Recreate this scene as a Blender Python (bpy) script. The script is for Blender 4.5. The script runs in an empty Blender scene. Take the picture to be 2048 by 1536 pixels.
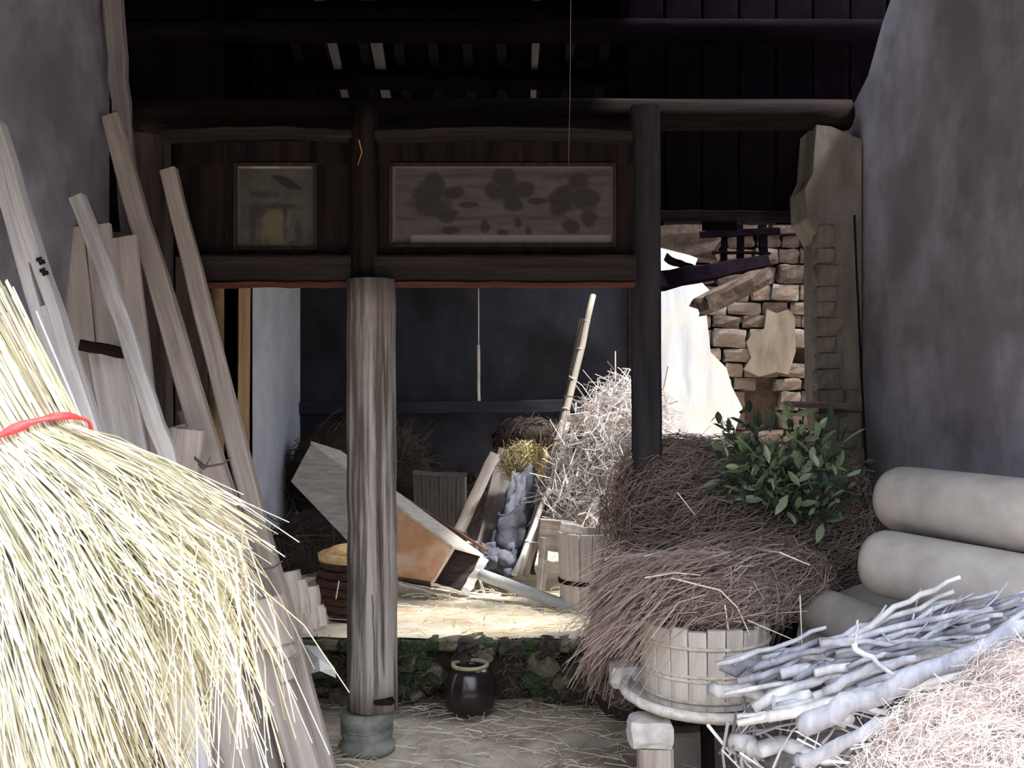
import bpy, math, random
import numpy as np
from mathutils import Vector, Matrix, noise
rnd = random.Random(7)
C = bpy.context.scene.collection
F, H = 2000.0, 1.68
# ---------------------------------------------------------------- camera
cd = bpy.data.cameras.new('camera'); cam = bpy.data.objects.new('camera', cd); C.objects.link(cam)
cd.sensor_width = 36; cd.lens = 36*F/2048; cam.location = (0, 0, H); cam.rotation_euler = (math.pi/2, 0, 0)
cd.clip_start = 0.05
bpy.context.scene.camera = cam
# ---------------------------------------------------------------- sky: bright hazy overcast, brighter overhead
w = bpy.data.worlds.new('sky'); bpy.context.scene.world = w; w.use_nodes = True
nt = w.node_tree; nt.nodes.clear()
tc = nt.nodes.new('ShaderNodeTexCoord'); sx = nt.nodes.new('ShaderNodeSeparateXYZ')
mr = nt.nodes.new('ShaderNodeMapRange'); mr.inputs[1].default_value = 0.0; mr.inputs[2].default_value = 1.0
mr.inputs[3].default_value = 0.3; mr.inputs[4].default_value = 1.75
bg = nt.nodes.new('ShaderNodeBackground'); bg.inputs[0].default_value = (0.83, 0.90, 1.0, 1)
ml = nt.nodes.new('ShaderNodeMath'); ml.operation = 'MULTIPLY'; ml.inputs[1].default_value = 2.3
out = nt.nodes.new('ShaderNodeOutputWorld')
nt.links.new(tc.outputs['Generated'], sx.inputs[0]); nt.links.new(sx.outputs[2], mr.inputs[0])
nt.links.new(mr.outputs[0], ml.inputs[0]); nt.links.new(ml.outputs[0], bg.inputs[1]); nt.links.new(bg.outputs[0], out.inputs[0])
# ---------------------------------------------------------------- high hazy sun; reaches the yard and falls through the open roof of the right bay
sd = bpy.data.lights.new('sun', 'SUN'); sun = bpy.data.objects.new('sun', sd); C.objects.link(sun)
sd.energy = 5.6; sd.angle = math.radians(7); sd.color = (1.0, 0.96, 0.90)
sun.rotation_euler = Vector((-0.50, 0.12, -1.0)).to_track_quat('-Z', 'Y').to_euler()
vs = bpy.context.scene.view_settings
vs.view_transform = 'Standard'; vs.look = 'None'; vs.gamma = 1; vs.use_curve_mapping = False; vs.exposure = 0.88
bpy.context.scene.cycles.max_bounces = 6

# ---------------------------------------------------------------- helpers
def P(px, py, Y): return Vector(((px-1024)/F*Y, Y, H-(py-768)/F*Y))
_m = {}
def mat(name, c1, c2, scale=(6, 6, 6), bump=0.4, rough=0.9, c3=None, nscale=1.0, spec=0.2, detail=8, lo=0.35, hi=0.68, big=0.0, metal=0):
    """two-tone procedural surface: noise stretched by `scale`, fine relief from the same noise; c3 = sparse larger stains"""
    if name in _m: return _m[name]
    m = bpy.data.materials.new(name); m.use_nodes = True; t = m.node_tree; n = t.nodes; L = t.links
    b = n['Principled BSDF']; b.inputs['Roughness'].default_value = rough; b.inputs['Specular IOR Level'].default_value = spec
    b.inputs['Metallic'].default_value = metal
    co = n.new('ShaderNodeTexCoord'); mp = n.new('ShaderNodeMapping'); mp.inputs['Scale'].default_value = scale
    no = n.new('ShaderNodeTexNoise'); no.inputs['Scale'].default_value = nscale; no.inputs['Detail'].default_value = detail; no.inputs['Roughness'].default_value = 0.62
    L.new(co.outputs['Object'], mp.inputs[0]); L.new(mp.outputs[0], no.inputs[0])
    r = n.new('ShaderNodeMapRange'); r.inputs[1].default_value = lo; r.inputs[2].default_value = hi; L.new(no.outputs[0], r.inputs[0])
    mx = n.new('ShaderNodeMix'); mx.data_type = 'RGBA'; mx.inputs[6].default_value = (*c1, 1); mx.inputs[7].default_value = (*c2, 1)
    L.new(r.outputs[0], mx.inputs[0]); col = mx.outputs[2]
    if c3:
        n2 = n.new('ShaderNodeTexNoise'); n2.inputs['Scale'].default_value = big or 2.0; n2.inputs['Detail'].default_value = 5
        L.new(co.outputs['Object'], n2.inputs[0])
        r2 = n.new('ShaderNodeMapRange'); r2.inputs[1].default_value = 0.5; r2.inputs[2].default_value = 0.66; L.new(n2.outputs[0], r2.inputs[0])
        m2 = n.new('ShaderNodeMix'); m2.data_type = 'RGBA'; L.new(r2.outputs[0], m2.inputs[0]); L.new(col, m2.inputs[6]); m2.inputs[7].default_value = (*c3, 1)
        col = m2.outputs[2]
    L.new(col, b.inputs['Base Color'])
    bp = n.new('ShaderNodeBump'); bp.inputs['Strength'].default_value = bump; bp.inputs['Distance'].default_value = 0.01
    L.new(no.outputs[0], bp.inputs['Height']); L.new(bp.outputs[0], b.inputs['Normal'])
    _m[name] = m; return m
def attr_mat(name, rough=0.9, bump=0.3):
    """colour carried per face/point by the mesh (strand to strand variation, a painted picture)"""
    if name in _m: return _m[name]
    m = bpy.data.materials.new(name); m.use_nodes = True; t = m.node_tree; n = t.nodes
    b = n['Principled BSDF']; b.inputs['Roughness'].default_value = rough; b.inputs['Specular IOR Level'].default_value = 0.25
    a = n.new('ShaderNodeAttribute'); a.attribute_name = 'tone'; t.links.new(a.outputs['Color'], b.inputs['Base Color'])
    _m[name] = m; return m
def tag(o, label=None, cat=None, group=None, kind=None):
    if label: o['label'] = label
    if cat: o['category'] = cat
    if group: o['group'] = group
    if kind: o['kind'] = kind
    return o
def link(name, me, m=None, parent=None, mw=None, smooth=False):
    if m and not me.materials: me.materials.append(m)
    if smooth: me.polygons.foreach_set('use_smooth', [True]*len(me.polygons))
    o = bpy.data.objects.new(name, me); C.objects.link(o)
    if parent:
        o.parent = parent; o.matrix_parent_inverse = Matrix.Identity(4)
        if mw is not None: o.matrix_local = MW[parent.name].inverted() @ mw
    elif mw is not None: o.matrix_world = mw
    MW[o.name] = mw if mw is not None else (MW[parent.name].copy() if parent else Matrix.Identity(4))
    return o
MW = {}
def thing(name, loc, label, cat, group=None, kind=None):
    o = bpy.data.objects.new(name, None); C.objects.link(o); o.location = loc; o.empty_display_size = .1
    MW[o.name] = Matrix.Translation(Vector(loc)); return tag(o, label, cat, group, kind)
def mesh(name, v, f):
    me = bpy.data.meshes.new(name); me.from_pydata([tuple(x) for x in v], [], f); me.update(); return me
def frame_z(p0, p1, roll=0.0, up=Vector((0, -1, 0))):
    """matrix at p0 whose z runs to p1 and whose -y faces `up` as far as possible"""
    z = (p1-p0).normalized(); y = -(up - z*up.dot(z)).normalized(); x = y.cross(z)
    M = Matrix((x, y, z)).transposed().to_4x4(); M.translation = p0
    return M @ Matrix.Rotation(roll, 4, 'Z')
def section(kind, n=10, r=1.0, sw=1.0, sd=1.0, ch=0.12):
    if kind == 'round': return [(math.cos(2*math.pi*k/n)*sw/2, math.sin(2*math.pi*k/n)*sd/2) for k in range(n)]
    a, b, c = sw/2, sd/2, min(sw, sd)*ch
    return [(a, -b+c), (a, b-c), (a-c, b), (-a+c, b), (-a, b-c), (-a, -b+c), (-a+c, -b), (a-c, -b)]
def beam(name, p0, p1, sw, sd, m, parent=None, kind='rect', taper=1.0, segs=6, wob=0.004, roll=0, seed=0, bend=0.0, n=10, up=Vector((0, -1, 0)), smooth=None, mesh_only=False, ch=.12):
    """a timber, pole or board: many-sectioned, slightly warped and tapered, local z along its length"""
    p0, p1 = Vector(p0), Vector(p1); Ln = (p1-p0).length; sec = section(kind, n, 1, sw, sd, ch); k = len(sec); v = []; f = []
    R = random.Random(seed*13+5)
    for s in range(segs+1):
        t = s/segs; g = 1+(taper-1)*t
        ox, oy = R.uniform(-wob, wob)+bend*math.sin(math.pi*t), R.uniform(-wob, wob)
        for (a, b) in sec: v.append((a*g+ox+R.uniform(-wob, wob)*.35, b*g+oy+R.uniform(-wob, wob)*.35, Ln*t))
    for s in range(segs):
        for i in range(k): j = (i+1) % k; f.append((s*k+i, s*k+j, (s+1)*k+j, (s+1)*k+i))
    f.append(tuple(range(k-1, -1, -1))); f.append(tuple(range(segs*k, segs*k+k)))
    me = mesh(name, v, f)
    if smooth is None: smooth = kind == 'round'
    return link(name, me, m, parent, frame_z(p0, p1, roll, up), smooth)
def box(name, x0, x1, y0, y1, z0, z1, m, parent=None, jit=0.0, seed=0):
    R = random.Random(seed); c = Vector(((x0+x1)/2, (y0+y1)/2, (z0+z1)/2))
    a, b, d = (x1-x0)/2, (y1-y0)/2, (z1-z0)/2
    v = [(sx_*a+R.uniform(-jit, jit), sy*b+R.uniform(-jit, jit), sz*d+R.uniform(-jit, jit)) for sz in (-1, 1) for (sx_, sy) in ((-1, -1), (1, -1), (1, 1), (-1, 1))]
    f = [(3, 2, 1, 0), (4, 5, 6, 7), (0, 1, 5, 4), (1, 2, 6, 5), (2, 3, 7, 6), (3, 0, 4, 7)]
    return link(name, mesh(name, v, f), m, parent, Matrix.Translation(c))
_cube = None
def chunk_mesh(name, a, b, c, sq=0.55, jit=0.12, seed=0):
    """rough stone: cube split 3x3 per side, rounded and knocked about"""
    R = random.Random(seed); g = (-1, -.45, .45, 1); idx = {}; v = []; f = []
    def vid(i, j, k):
        q = (i, j, k)
        if q not in idx:
            p = Vector((g[i], g[j], g[k])); s = p.normalized()*1.15
            p = p.lerp(s, sq); p = Vector((p.x*(1+R.uniform(-jit, jit)), p.y*(1+R.uniform(-jit, jit)), p.z*(1+R.uniform(-jit, jit))))
            idx[q] = len(v); v.append((p.x*a, p.y*b, p.z*c))
        return idx[q]
    for i in range(3):
        for j in range(3):
            f += [(vid(i, j, 0), vid(i, j+1, 0), vid(i+1, j+1, 0), vid(i+1, j, 0)), (vid(i, j, 3), vid(i+1, j, 3), vid(i+1, j+1, 3), vid(i, j+1, 3)),
                  (vid(i, 0, j), vid(i+1, 0, j), vid(i+1, 0, j+1), vid(i, 0, j+1)), (vid(i, 3, j), vid(i, 3, j+1), vid(i+1, 3, j+1), vid(i+1, 3, j)),
                  (vid(0, i, j), vid(0, i, j+1), vid(0, i+1, j+1), vid(0, i+1, j)), (vid(3, i, j), vid(3, i+1, j), vid(3, i+1, j+1), vid(3, i, j+1))]
    return mesh(name, v, f)
def chunk(name, c, a, b, d, m, parent=None, rot=(0, 0, 0), sq=.35, jit=.10, seed=0, smooth=False):
    from mathutils import Euler
    return link(name, chunk_mesh(name, a, b, d, sq, jit, seed), m, parent, Matrix.Translation(Vector(c)) @ Euler(rot).to_matrix().to_4x4(), smooth)
def lathe(name, prof, M, m, parent=None, n=28, squash=1.0, wob=0.0, seed=0, closed=False, smooth=True):
    R = random.Random(seed); v = []; f = []; k = len(prof)
    for i in range(n):
        a = 2*math.pi*i/n; g = 1+R.uniform(-wob, wob)
        for (r, z) in prof: v.append((math.cos(a)*r*g, math.sin(a)*r*g*squash, z))
    for i in range(n):
        j = (i+1) % n
        for s in range(k-1): f.append((i*k+s, j*k+s, j*k+s+1, i*k+s+1))
        if closed: f.append((i*k+k-1, j*k+k-1, j*k, i*k))
    return link(name, mesh(name, v, f), m, parent, M, smooth)
def strands(name, lines, m, parent=None, label=None, cat=None, group=None, kind='stuff', tones=None):
    """many thin tapered stalks in one mesh. lines = [(points, radius, colour)]"""
    V = []; Fc = []; col = []; base = 0
    for pts, r, c in lines:
        k = len(pts); prev = None
        for i, p in enumerate(pts):
            q = pts[min(i+1, k-1)]; o = pts[max(i-1, 0)]; t = (Vector(q)-Vector(o)).normalized()
            s = t.cross(Vector((.3, -1, .2))).normalized(); u = t.cross(s)
            rr = r*(1-.45*i/max(1, k-1))
            for a in (0, 2.094, 4.189): V.append(tuple(Vector(p)+s*math.cos(a)*rr+u*math.sin(a)*rr)); col.append(c)
            if i:
                b0 = base+3*(i-1)
                for a in range(3): e = (a+1) % 3; Fc.append((b0+a, b0+e, b0+3+e, b0+3+a))
        Fc.append((base, base+2, base+1)); base += 3*k
    me = mesh(name, V, Fc)
    at = me.color_attributes.new('tone', 'FLOAT_COLOR', 'POINT')
    at.data.foreach_set('color', np.hstack([np.array(col, dtype=np.float32), np.ones((len(col), 1), dtype=np.float32)]).ravel())
    o = link(name, me, m, parent, MW[parent.name].copy() if parent else None)
    if parent: me.transform(MW[parent.name].inverted())
    if label or kind: tag(o, label, cat, group, kind)
    return o
def mix(a, b, t): return tuple(a[i]*(1-t)+b[i]*t for i in range(3))
def tone(cols, R, var=.15):
    a, b = R.choice(cols), R.choice(cols); c = mix(a, b, R.random()); g = 1+R.uniform(-var, var)
    return tuple(min(1, x*g) for x in c)
def rvec(R): return Vector((R.gauss(0, 1), R.gauss(0, 1), R.gauss(0, 1)))
STR = attr_mat('stalk_tones')

# ---------------------------------------------------------------- materials
GREYWOOD = mat('weathered_wood', (.30, .25, .225), (.62, .55, .51), (22, 22, 1.3), .9, c3=(.42, .36, .32), big=1.4)
PALEWOOD = mat('bleached_wood', (.42, .39, .39), (.80, .77, .77), (24, 24, 1.2), .9)
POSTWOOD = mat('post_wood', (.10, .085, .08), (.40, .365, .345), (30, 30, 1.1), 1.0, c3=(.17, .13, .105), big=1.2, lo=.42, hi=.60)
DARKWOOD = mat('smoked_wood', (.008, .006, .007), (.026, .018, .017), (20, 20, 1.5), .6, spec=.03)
SOOT_SHADE = mat('soot_shade_black', (.003, .002, .004), (.009, .006, .009), (6, 6, 2), .4, spec=0)  # roof soot; on the upper walls the near-black is painted shade
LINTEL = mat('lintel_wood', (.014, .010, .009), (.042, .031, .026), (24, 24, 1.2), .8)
PLASTER = mat('grey_plaster', (.17, .155, .175), (.35, .335, .40), (3, 3, 3), .7, c3=(.185, .165, .19), big=1.6)
WHITEP = mat('streaked_lime_plaster', (.55, .56, .62), (.93, .92, .92), (7, 7, 1.1), .35, c3=(.78, .73, .67), big=1.5)
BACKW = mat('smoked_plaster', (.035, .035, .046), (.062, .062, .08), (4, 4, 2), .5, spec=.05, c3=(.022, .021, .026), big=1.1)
SIDEP = mat('bluish_plaster', (.62, .62, .72), (.80, .80, .90), (3, 3, 3), .3)
MUD = mat('ochre_mud', (.20, .13, .07), (.50, .35, .19), (6, 6, 3), .7)
DIRT = mat('trodden_earth', (.46, .39, .31), (.74, .65, .55), (7, 7, 7), .9, c3=(.26, .21, .18), big=1.3)
DIRT2 = mat('pale_straw_floor', (.70, .62, .48), (.96, .90, .76), (5, 9, 5), .8, c3=(.58, .46, .33), big=2.2)
MOSS = mat('mossy_stone', (.028, .038, .025), (.13, .135, .10), (14, 14, 14), 1.0, c3=(.035, .065, .025), big=5)
STONE = mat('rubble_stone', (.12, .10, .085), (.27, .235, .20), (10, 10, 10), .9, c3=(.17, .11, .08), big=3)
STONED = mat('dark_stone', (.05, .035, .028), (.13, .09, .07), (10, 10, 10), .9)
PLINTH = mat('plinth_stone', (.13, .135, .12), (.30, .30, .27), (12, 12, 12), .8)
GREYLOG = mat('smooth_grey_clay', (.33, .30, .285), (.48, .44, .42), (5, 5, 5), .25, c3=(.36, .31, .285), big=3)
EARTH = mat('dark_earth', (.03, .024, .02), (.08, .06, .05), (9, 9, 9), 1.0)

# ================================================================ THE SETTING
def grid_floor(name, x0, x1, y0, y1, z, m, nx, ny, amp, base=None):
    v = []; f = []
    for j in range(ny+1):
        for i in range(nx+1):
            x = x0+(x1-x0)*i/nx; y = y0+(y1-y0)*j/ny
            v.append((x, y, z+amp*noise.noise(Vector((x*2.3, y*2.3, z)))+amp*.5*noise.noise(Vector((x*8, y*8, z)))))
    for j in range(ny):
        for i in range(nx): a = j*(nx+1)+i; f.append((a, a+1, a+nx+2, a+nx+1))
    return tag(link(name, mesh(name, v, f), m, None, None, True), kind='structure')
grid_floor('floor', -6, 6, -6, 5.4, 0, DIRT, 120, 110, .018)
grid_floor('floor_platform', -5, 4.5, 5.24, 9.2, .345, DIRT2, 90, 50, .016)
# rubble step between the two floor levels
STEP2 = mat('dark_rubble', (.03, .026, .024), (.10, .085, .075), (14, 14, 14), 1.0); STEP3 = mat('tan_rubble', (.12, .10, .075), (.26, .22, .17), (14, 14, 14), 1.0)
def sample_step():
    W = tag(box('wall_step', -5, 4.5, 5.33, 5.5, -.05, .33, EARTH), kind='structure')
    R = random.Random(3); k = 0
    x = -1.75
    for i in range(150):
        x = R.uniform(-1.8, .85); z = R.uniform(.02, .30); a = R.uniform(.035, .095)
        if -.40 < x < .08 and z < .25: continue
        chunk('stone', (x, 5.27+R.uniform(-.02, .05), min(z, .335-a*.5)), a, R.uniform(.06, .10), a*R.uniform(.45, .75), R.choice((MOSS, MOSS, STEP2, STEP3)), W, (R.uniform(-.4, .4), R.uniform(-.5, .5), R.uniform(-.4, .4)), .55, .2, i)
    for i in range(26):
        x = -1.8+i*.105; chunk('stone', (x, 5.26+R.uniform(-.02, .02), .315), .062, .07, .03, R.choice((MOSS, STEP3, STEP2)), W, (0, R.uniform(-.1, .1), R.uniform(-.3, .3)), .45, .2, 500+i)
    # moss and litter on the step face
    L = []
    for i in range(2600):
        x = R.uniform(-1.7, .85); z = R.uniform(.0, .36); p = Vector((x, 5.18+R.uniform(-.02, .03)+.02*(z > .3), z))
        if -.38 < x < -.06 and z < .31: continue
        d = Vector((R.uniform(-1, 1), R.uniform(-.8, .1), R.uniform(-.4, .8))).normalized()*R.uniform(.01, .045)
        L.append(([p, p+d*.5, p+d+Vector((0, 0, -.006))], .0022, tone([(.05, .09, .03), (.16, .14, .09), (.08, .07, .05), (.25, .21, .15)], R)))
    strands('moss', L, STR, W)
sample_step()

def wall_poly(name, pts, y0, y1, m, axis='y', kind='structure', parent=None):
    """extruded outline; axis y: outline in x,z ; axis x: outline in y,z with thickness along x"""
    n = len(pts)
    if axis == 'y': v = [(a, y0, b) for a, b in pts]+[(a, y1, b) for a, b in pts]
    else: v = [(y0, a, b) for a, b in pts]+[(y1, a, b) for a, b in pts]
    f = [tuple(range(n)), tuple(range(2*n-1, n-1, -1))]+[(i, i+n, (i+1) % n+n, (i+1) % n) for i in range(n)]
    me = mesh(name, v, f)
    import bmesh
    bm = bmesh.new(); bm.from_mesh(me); bmesh.ops.recalc_face_normals(bm, faces=bm.faces); bm.to_mesh(me); bm.free()
    o = link(name, me, m, parent, MW[parent.name].copy() if parent else None)
    if parent: me.transform(MW[parent.name].inverted())
    return tag(o, kind=kind) if kind else o
# back wall of the roofed hall, soot dark
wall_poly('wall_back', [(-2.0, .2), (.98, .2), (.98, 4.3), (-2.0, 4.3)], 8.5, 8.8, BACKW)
# ledge where the wall plaster changes, at 1.5 m
tag(beam('trim_1', (-1.8, 8.46, 1.47), (.9, 8.46, 1.50), .035, .10, BACKW, kind='rect', wob=.006, seed=2, up=Vector((0, 0, 1))), kind='structure')
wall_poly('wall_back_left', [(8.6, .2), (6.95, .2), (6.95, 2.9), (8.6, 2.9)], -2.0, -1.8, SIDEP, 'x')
wall_poly('wall_back_left_upper', [(8.6, 2.9), (6.95, 2.9), (6.95, 4.6), (8.6, 4.1)], -2.0, -1.8, SOOT_SHADE, 'x')  # upper part near-black: shade under the roof put into the colour
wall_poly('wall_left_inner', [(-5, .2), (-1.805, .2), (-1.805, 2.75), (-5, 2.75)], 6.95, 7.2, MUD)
wall_poly('wall_left_inner_upper', [(-5, 2.75), (-1.805, 2.75), (-1.805, 4.6), (-5, 4.6)], 6.95, 7.2, SOOT_SHADE)  # same wall above, its shade painted as near-black
WB = tag(wall_poly('wall_left_dim_panel', [(-4.4, .35), (-2.12, .35), (-2.08, 2.75), (-4.4, 2.75)], 6.88, 6.92, DARKWOOD), kind='structure')  # added dark panel: dimness of the mud wall put into its colour
for i in range(9): beam('board', (-2.2-i*.24, 6.86, .36), (-2.19-i*.24, 6.86, 2.72), .22, .03, mat('dim_panel_brown', (.035, .026, .022), (.09, .068, .058), (20, 20, 1.5), .7), WB, seed=i, segs=3)
tag(beam('trim_3', (-1.86, 6.9, .36), (-1.84, 6.9, 2.6), .07, .06, mat('orange_jamb', (.35, .22, .12), (.62, .42, .24), (20, 20, 1.5), .5), seed=6), kind='structure')
# broken, open-roofed bay on the right
wall_poly('wall_back_right', [(1.03, 0.2), (2.045, 0.2), (1.869, 0.823), (1.825, 1.207), (1.913, 1.482), (1.825, 1.658), (1.781, 1.812), (1.649, 1.944), (1.616, 2.252), (1.649, 2.45), (1.495, 2.603), (1.539, 2.713), (1.605, 2.966), (1.561, 3.571), (1.03, 3.571)], 8.3, 8.48, WHITEP)
WR = wall_poly('wall_rubble', [(.99, .2), (3.7, .2), (3.7, 3.6), (.99, 3.6)], 8.5, 8.8, STONED)
def rubble(W, x0f, x1, z0, z1, Y, mfun, seed, rh=(.11, .17), rw=(.14, .30), d=.08, skip=None):
    R = random.Random(seed); z = z0; k = seed*1000
    while z < z1:
        h = R.uniform(*rh); x = x0f(z)
        while x < x1:
            wd = R.uniform(*rw)
            if not (skip and skip(x+wd/2, z+h/2)):
                chunk('stone', (x+wd/2, Y+R.uniform(-.025, .03), z+h/2), wd/2*.95, d, h/2*.93, mfun(x, z, R), W, (R.uniform(-.06, .06), R.uniform(-.10, .10), R.uniform(-.1, .1)), .25, .10, k)
            x += wd; k += 1
        z += h
rubble(WR, lambda z: 1.50+.2*(z < 1.7), 2.75, .8, 3.4, 8.42, lambda x, z, R: STONED if z > 2.45 or R.random() < .2 else STONE, 4, d=.07,  # darker stones towards the top, a few at random below
       skip=lambda x, z: (2.05 < x < 2.28 and 1.35 < z < 1.75) or (2.35 < x < 2.6 and 1.85 < z < 2.0))
# patch of clay render clinging to the rubble
wall_poly('wall_patch', [(1.95, 2.02), (1.99, 1.9), (1.93, 1.80), (2.06, 1.74), (2.2, 1.78), (2.30, 1.76), (2.36, 1.95), (2.35, 2.24), (2.30, 2.30), (2.2, 2.27), (2.12, 2.30), (2.10, 2.14), (2.0, 2.1)], 8.315, 8.42, mat('clay_render', (.17, .13, .095), (.31, .255, .20), (8, 8, 2), .5))
# stub of wall left of the right hand wall: stone edge, plaster face
PW = wall_poly('wall_pillar', [(1.70, 0), (1.86, 0), (1.86, 2.98), (1.70, 3.05), (1.62, 3.06), (1.60, 2.80), (1.56, 2.72), (1.57, 2.56), (1.64, 2.45), (1.64, 2.1), (1.645, 1.7), (1.67, 1.3), (1.70, .9)], 5.32, 5.62,
               mat('ochre_plaster', (.13, .11, .095), (.25, .22, .195), (9, 9, 3), .8, c3=(.20, .185, .185), big=3))
PBR = mat('pillar_brick', (.12, .10, .085), (.24, .205, .175), (9, 9, 9), .8)
R = random.Random(11); z = .25; k = 0
while z < 2.45:
    h = R.uniform(.07, .13); x = 1.64+max(0, (1.5-z))*.03
    for q in range(2 if z < 1.6 else 1):
        wd = R.uniform(.09, .15)
        chunk('brick', (x+wd/2-.02, 5.352+R.uniform(-.008, .008), z+h/2), wd/2*.98, .05, h/2*.98, PBR, PW, (0, R.uniform(-.06, .06), R.uniform(-.08, .08)), .22, .08, 700+k); x += wd; k += 1
    z += h
# flat stone slab jutting from the pillar foot
chunk('ledge_stone', P(1630, 810, 5.22), .16, .09, .016, STONE, PW, (0, .03, 0), .2, .1, 55)
# right wall, running towards the photographer, broken far top corner
wall_poly('wall_right', [(5.62, 0), (5.62, 3.12), (5.50, 3.20), (5.25, 3.30), (5.05, 3.50), (4.88, 3.62), (4.70, 3.86), (4.4, 3.74), (2.6, 2.76), (2.5, 2.6), (2.5, 0)], 1.87, 2.15, PLASTER, 'x')
# vertical timber in the joint
tag(beam('trim_2', P(1739, 1060, 5.16), P(1709, 430, 5.22), .008, .012, DARKWOOD, wob=.003, seed=4), kind='structure')
# left wall (plaster pier and its board lining)
wall_poly('wall_left', [(4.70, 0), (4.72, 3.0), (4.70, 3.9), (2.6, 2.76), (2.2, 2.6), (1.6, 2.4), (1.6, 0)], -2.15, -1.90, PLASTER, 'x')
# unseen yard wall, added to block low light onto the beams, and the outer shell of the hall
wall_poly('wall_yard_blocker', [(-6, 0), (6, 0), (6, 2.2), (-6, 2.2)], -4.6, -4.3, mat('dark_blocker', (.06, .05, .045), (.14, .12, .11), (3, 3, 3), .5))
wall_poly('wall_left_outer', [(4.7, 0), (9, 0), (9, 4.0), (6.2, 4.8), (4.7, 4.5)], -3.6, -3.4, MUD, 'x')
wall_poly('wall_right_outer', [(5.6, 0), (8.6, 0), (8.6, 3.2), (5.6, 3.2)], 3.5, 3.7, STONE, 'x')

# roof: front slope over everything, back slope only over the hall; boards, purlins and rafters
def zr(Y): return 2.60+(Y-2.2)*.55 if Y < 6.2 else 4.80-(Y-6.2)*.36
CE = tag(wall_poly('ceiling', [(2.2, zr(2.2)), (6.2, zr(6.2)), (6.2, zr(6.2)+.08), (2.2, zr(2.2)+.08)], -4.5, .99, SOOT_SHADE, 'x'), kind='structure')
wall_poly('ceiling_right', [(2.2, zr(2.2)), (4.95, zr(4.95)), (4.95, zr(4.95)+.08), (2.2, zr(2.2)+.08)], 0.99, 4.0, SOOT_SHADE, 'x')
wall_poly('ceiling_back', [(6.2, zr(6.2)), (9.0, zr(9.0)), (9.0, zr(9.0)+.08), (6.2, zr(6.2)+.08)], -4.5, 1.0, SOOT_SHADE, 'x')
wall_poly('wall_gable', [(5.75, 3.3), (8.2, 3.3), (8.8, 3.3), (8.8, 4.1), (6.2, 4.8), (5.75, 4.5)], .96, 1.02, SOOT_SHADE, 'x')
RAFT = mat('rafter_wood', (.008, .007, .008), (.02, .017, .018), (20, 20, 1.5), .6, spec=0)
PALER = mat('pale_rafter_wood', (.10, .09, .095), (.17, .155, .155), (20, 20, 1.5), .6)
k = 0
for X in np.arange(-3.2, .95, .26):
    k += 1
    beam('rafter', (X, 6.25, zr(6.25)-.06), (X, 8.75, zr(8.75)-.06), .075, .06, RAFT, CE, seed=k, up=Vector((0, 0, -1)), segs=3)
for (pa, pb, wd) in (((650, 0), (690, 190), .085), ((742, 0), (776, 190), .11), ((1072, 60), (1052, 192), .07)):
    a, b = P(pa[0], pa[1], 7.2), P(pb[0], pb[1], 8.2)
    a.z = zr(a.y)-.12; b = Vector((a.x+.0, 8.45, zr(8.45)-.12)); a.y = 6.5; a.z = zr(6.5)-.12
    beam('pale_rafter', a, b, wd, .05, PALER, CE, seed=k, up=Vector((0, 0, -1)), segs=4, taper=.6)
for (Y, s) in ((7.05, .17), (7.75, .15), (8.3, .16)):
    beam('purlin', (-3.4, Y, zr(Y)-.22), (.95, Y, zr(Y)-.20), s, s, SOOT_SHADE, CE, kind='round', seed=int(Y*7), wob=.01)
for (Y, s) in ((3.7, .13),):
    beam('purlin', (-3.4, Y, zr(Y)-.13), (1.85, Y, zr(Y)-.13), s, s, SOOT_SHADE, CE, kind='round', seed=int(Y*7), wob=.01)
for X in np.arange(-3.2, 3.3, .28):
    beam('rafter', (X, 2.2, zr(2.2)-.03), (X, 4.95 if X > .95 else 6.1, zr(4.95 if X > .95 else 6.1)-.03), .07, .05, SOOT_SHADE, CE, up=Vector((0, 0, -1)), segs=2, seed=int(X*9))
# dark boarded loft front over the open bay
LF = tag(wall_poly('wall_loft', [(.62, 2.66), (4.0, 2.58), (4.0, 4.2), (.62, 4.2)], 5.70, 5.75, SOOT_SHADE), kind='structure')
for i in range(9):
    x = .66+i*.21; beam('board', (x+.1, 5.675, 2.58+.03*math.sin(i*2.3)), (x+.1, 5.675, 4.18), .195, .025, SOOT_SHADE, LF, seed=i, segs=2)

# ================================================================ TIMBER FRAME OF THE HALL FRONT
g = 'posts carrying the front lintels'
t = thing('wooden_post', P(746, 1500, 4.6), 'thick weathered grey wooden post standing on a stone plinth, centre left', 'post', g)
ps = beam('shaft', P(746, 1415, 4.6), P(742, 560, 4.62), .232, .232, POSTWOOD, t, kind='round', taper=.97, segs=14, wob=.003, seed=1, n=20)
beam('shaft_top', P(728, 575, 4.66), P(728, 215, 4.66), .13, .13, DARKWOOD, t, kind='round', segs=6, seed=9, n=14)
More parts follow.
